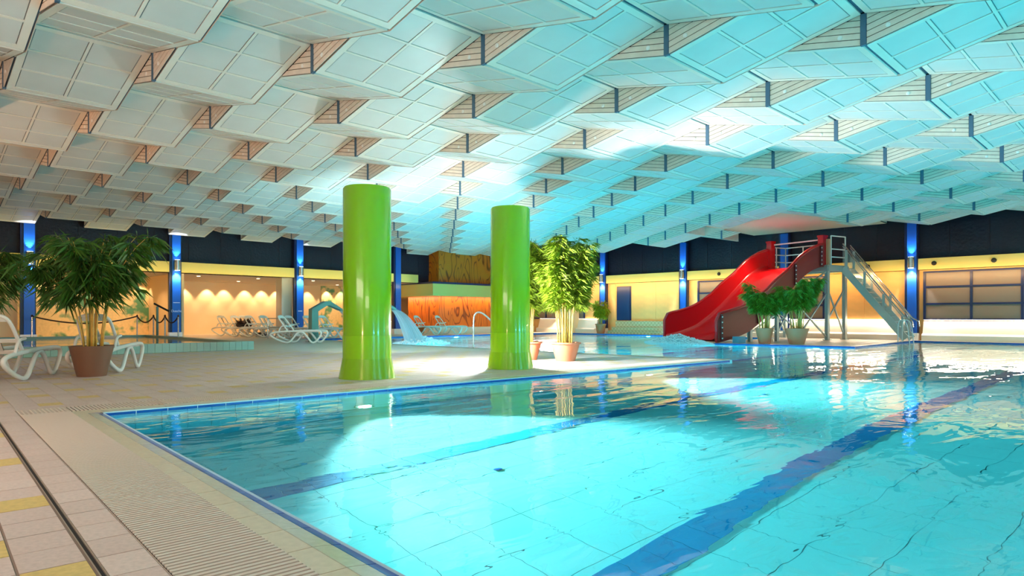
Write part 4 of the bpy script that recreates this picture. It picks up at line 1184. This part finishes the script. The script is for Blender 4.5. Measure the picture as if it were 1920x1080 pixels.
for (a, b) in (((2.05, 0.4), (3.75, 1.2)), ((3.75, 0.3), (5.3, 2.4)), ((3.75, 1.3), (5.3, 0.35)), ((0.9, 0.12), (2.05, 0.6)), ((2.05, 0.55), (0.9, 0.6)), ((2.05, 0.45), (5.3, 0.45))):
    mb = MB(); mb.bar((a[0], 0.18, a[1]), (b[0], 0.18, b[1]), 0.05, 0.05); mb.build('brace', M['galv'], sl)
mb = MB(); mb.box((0.5, -0.6, 0), (0.95, -0.3, 0.26)); o = mb.build('step_box', mat('blue_plastic', (98, 176, 206), 0.4)); o.location = (25.2, 13.5, 0); o.rotation_euler = (0, 0, SA)
tag(o, 'small light blue plastic box on the deck beside the slide exit', 'box')

# ------------------------------------------------------------------ slide tower and stairs
# local frame: x along the slide axis (from slide end), y across
tw = thing('slide_tower', 'galvanised steel tower with platform and railings at the top of the slide', 'tower', (25.1 + 6.9 * 0.967, 13.4 - 6.9 * 0.256, 0), SA)
PZ = 3.48; TX = 1.45
mb = MB(); mb.box((-0.05, -0.15, PZ - 0.05), (TX, SWD + 0.1, PZ)); mb.build('deck', M['galv'], tw)
for a, b in (((-0.05, -0.15), (TX, -0.15)), ((TX, -0.15), (TX, SWD + .1)), ((-0.05, -0.15), (-0.05, SWD + .1)), ((-0.05, SWD + .1), (TX, SWD + .1))):
    mb = MB(); mb.bar((a[0], a[1], PZ - 0.16), (b[0], b[1], PZ - 0.16), 0.10, 0.24); mb.build('edge_beam', M['galv'], tw)
for x, y in ((0.0, -0.08), (1.30, -0.08), (0.0, SWD), (1.30, SWD)):
    mb = MB(); mb.box((x - 0.08, y - 0.08, 0), (x + 0.08, y + 0.08, PZ - 0.2)); mb.box((x - .14, y - .14, 0), (x + .14, y + .14, 0.03)); mb.build('leg', M['galv'], tw)
for a, b in (((0, -0.08, 2.4), (1.3, -0.08, 0.15)), ((1.3, -0.08, 2.4), (0.0, -0.08, 0.9)), ((-1.6, 0.1, 2.3), (0, -0.08, 3.2)), ((-2.0, 0.0, 1.6), (0.0, -0.08, 0.1)), ((0, -0.08, 2.2), (-1.9, 0.0, 0.2)), ((0, SWD, 2.6), (1.3, SWD, 0.2)), ((0.0, -0.08, 3.0), (0.0, SWD, 0.3))):
    mb = MB(); mb.bar(a, b, 0.06, 0.06); mb.build('brace', M['galv'], tw)
RT = PZ + 1.38
def guard(a, b, name, tall=1.12):
    a, b = Vector(a), Vector(b)
    for zz_ in (0.38, 0.75, tall):
        mb = MB(); mb.tube([a + Vector((0, 0, zz_)), b + Vector((0, 0, zz_))], 0.028, 8); mb.build('guard_rail', M['white'], tw)
    nn = max(1, round((b - a).length / 0.9))
    for k in range(nn + 1):
        p = a.lerp(b, k / nn); mb = MB(); mb.tube([p, p + Vector((0, 0, tall))], 0.030, 8); mb.build('guard_post', M['white'], tw)
guard((0.28, -0.08, PZ), (TX - 0.1, -0.08, PZ), 'front', 1.36)
guard((-0.02, SWD + .05, PZ), (TX - 0.05, SWD + .05, PZ), 'rear')
guard((TX - 0.05, 1.2, PZ), (TX - 0.05, SWD + 0.05, PZ), 'back')
mb = MB(); mb.tube([(0.1, 0.05, PZ + 1.2), (0.1, SWD - .1, PZ + 1.2)], 0.035, 8); mb.build('grab_bar', M['white'], tw)
mb = MB(); mb.box((0.06, -0.12, PZ), (0.20, 0.02, PZ + 1.2)); mb.build('guard_panel', mat('copper_panel', (214, 160, 120), 0.35), tw)
# stairs down along the window wall
SX = 33.15
s_top = Vector((SX, 11.2, PZ)); s_bot = Vector((SX + 0.15, 8.62, 0.0))
stz = thing('slide_stairs', 'galvanised stairs with glass balustrade leading up to the slide tower', 'stairs', (SX, 9.9, 0))
q0 = Vector(stz.location); a, b = s_top - q0, s_bot - q0
for dx in (-0.45, 0.55):
    o_ = Vector((dx, 0, 0))
    mb = MB(); mb.bar(a + o_ - Vector((0, 0, 0.12)), b + o_ + Vector((0, 0, 0.10)), 0.07, 0.30); mb.build('stringer', M['galv'], stz)
    for off, r_ in ((1.02, 0.032), (0.90, 0.022)):
        P = [a + o_ + Vector((0, 0, off)), b + o_ + Vector((0, 0, off))]
        if off > 1: P.append(b + o_ + Vector((0.0, -0.25, off - 0.15))); P.append(b + o_ + Vector((0.0, -0.28, off - 0.4)))
        mb = MB(); mb.tube(P, r_, 8); mb.build('handrail', M['steel'], stz)
    for q in (0.06, 0.36, 0.66, 0.95):
        p = a.lerp(b, q) + o_; mb = MB(); mb.box((p.x - 0.03, p.y - 0.05, p.z - 0.1), (p.x + 0.03, p.y + 0.05, p.z + 0.92)); mb.build('baluster', M['galv'], stz)
    mb = MB(); g_ = Vector((0, 0, 0.08)); h_ = Vector((0, 0, 0.88)); e_ = Vector((0.008, 0, 0))
    v = [a + o_ + g_ - e_, b + o_ + g_ - e_, b + o_ + h_ - e_, a + o_ + h_ - e_, a + o_ + g_ + e_, b + o_ + g_ + e_, b + o_ + h_ + e_, a + o_ + h_ + e_]
    mb.add(v, [(0, 1, 2, 3), (7, 6, 5, 4), (0, 4, 5, 1), (1, 5, 6, 2), (2, 6, 7, 3), (3, 7, 4, 0)]); mb.build('glass_panel', M['glass'], stz)
mb = MB(); mb.box((-0.40, -0.13, -0.02), (0.50, 0.13, 0.02)); tr = mb.mesh('tread', M['galv'])
for k in range(15):
    place('tread', tr, stz, a.lerp(b, (k + 0.7) / 15.5))
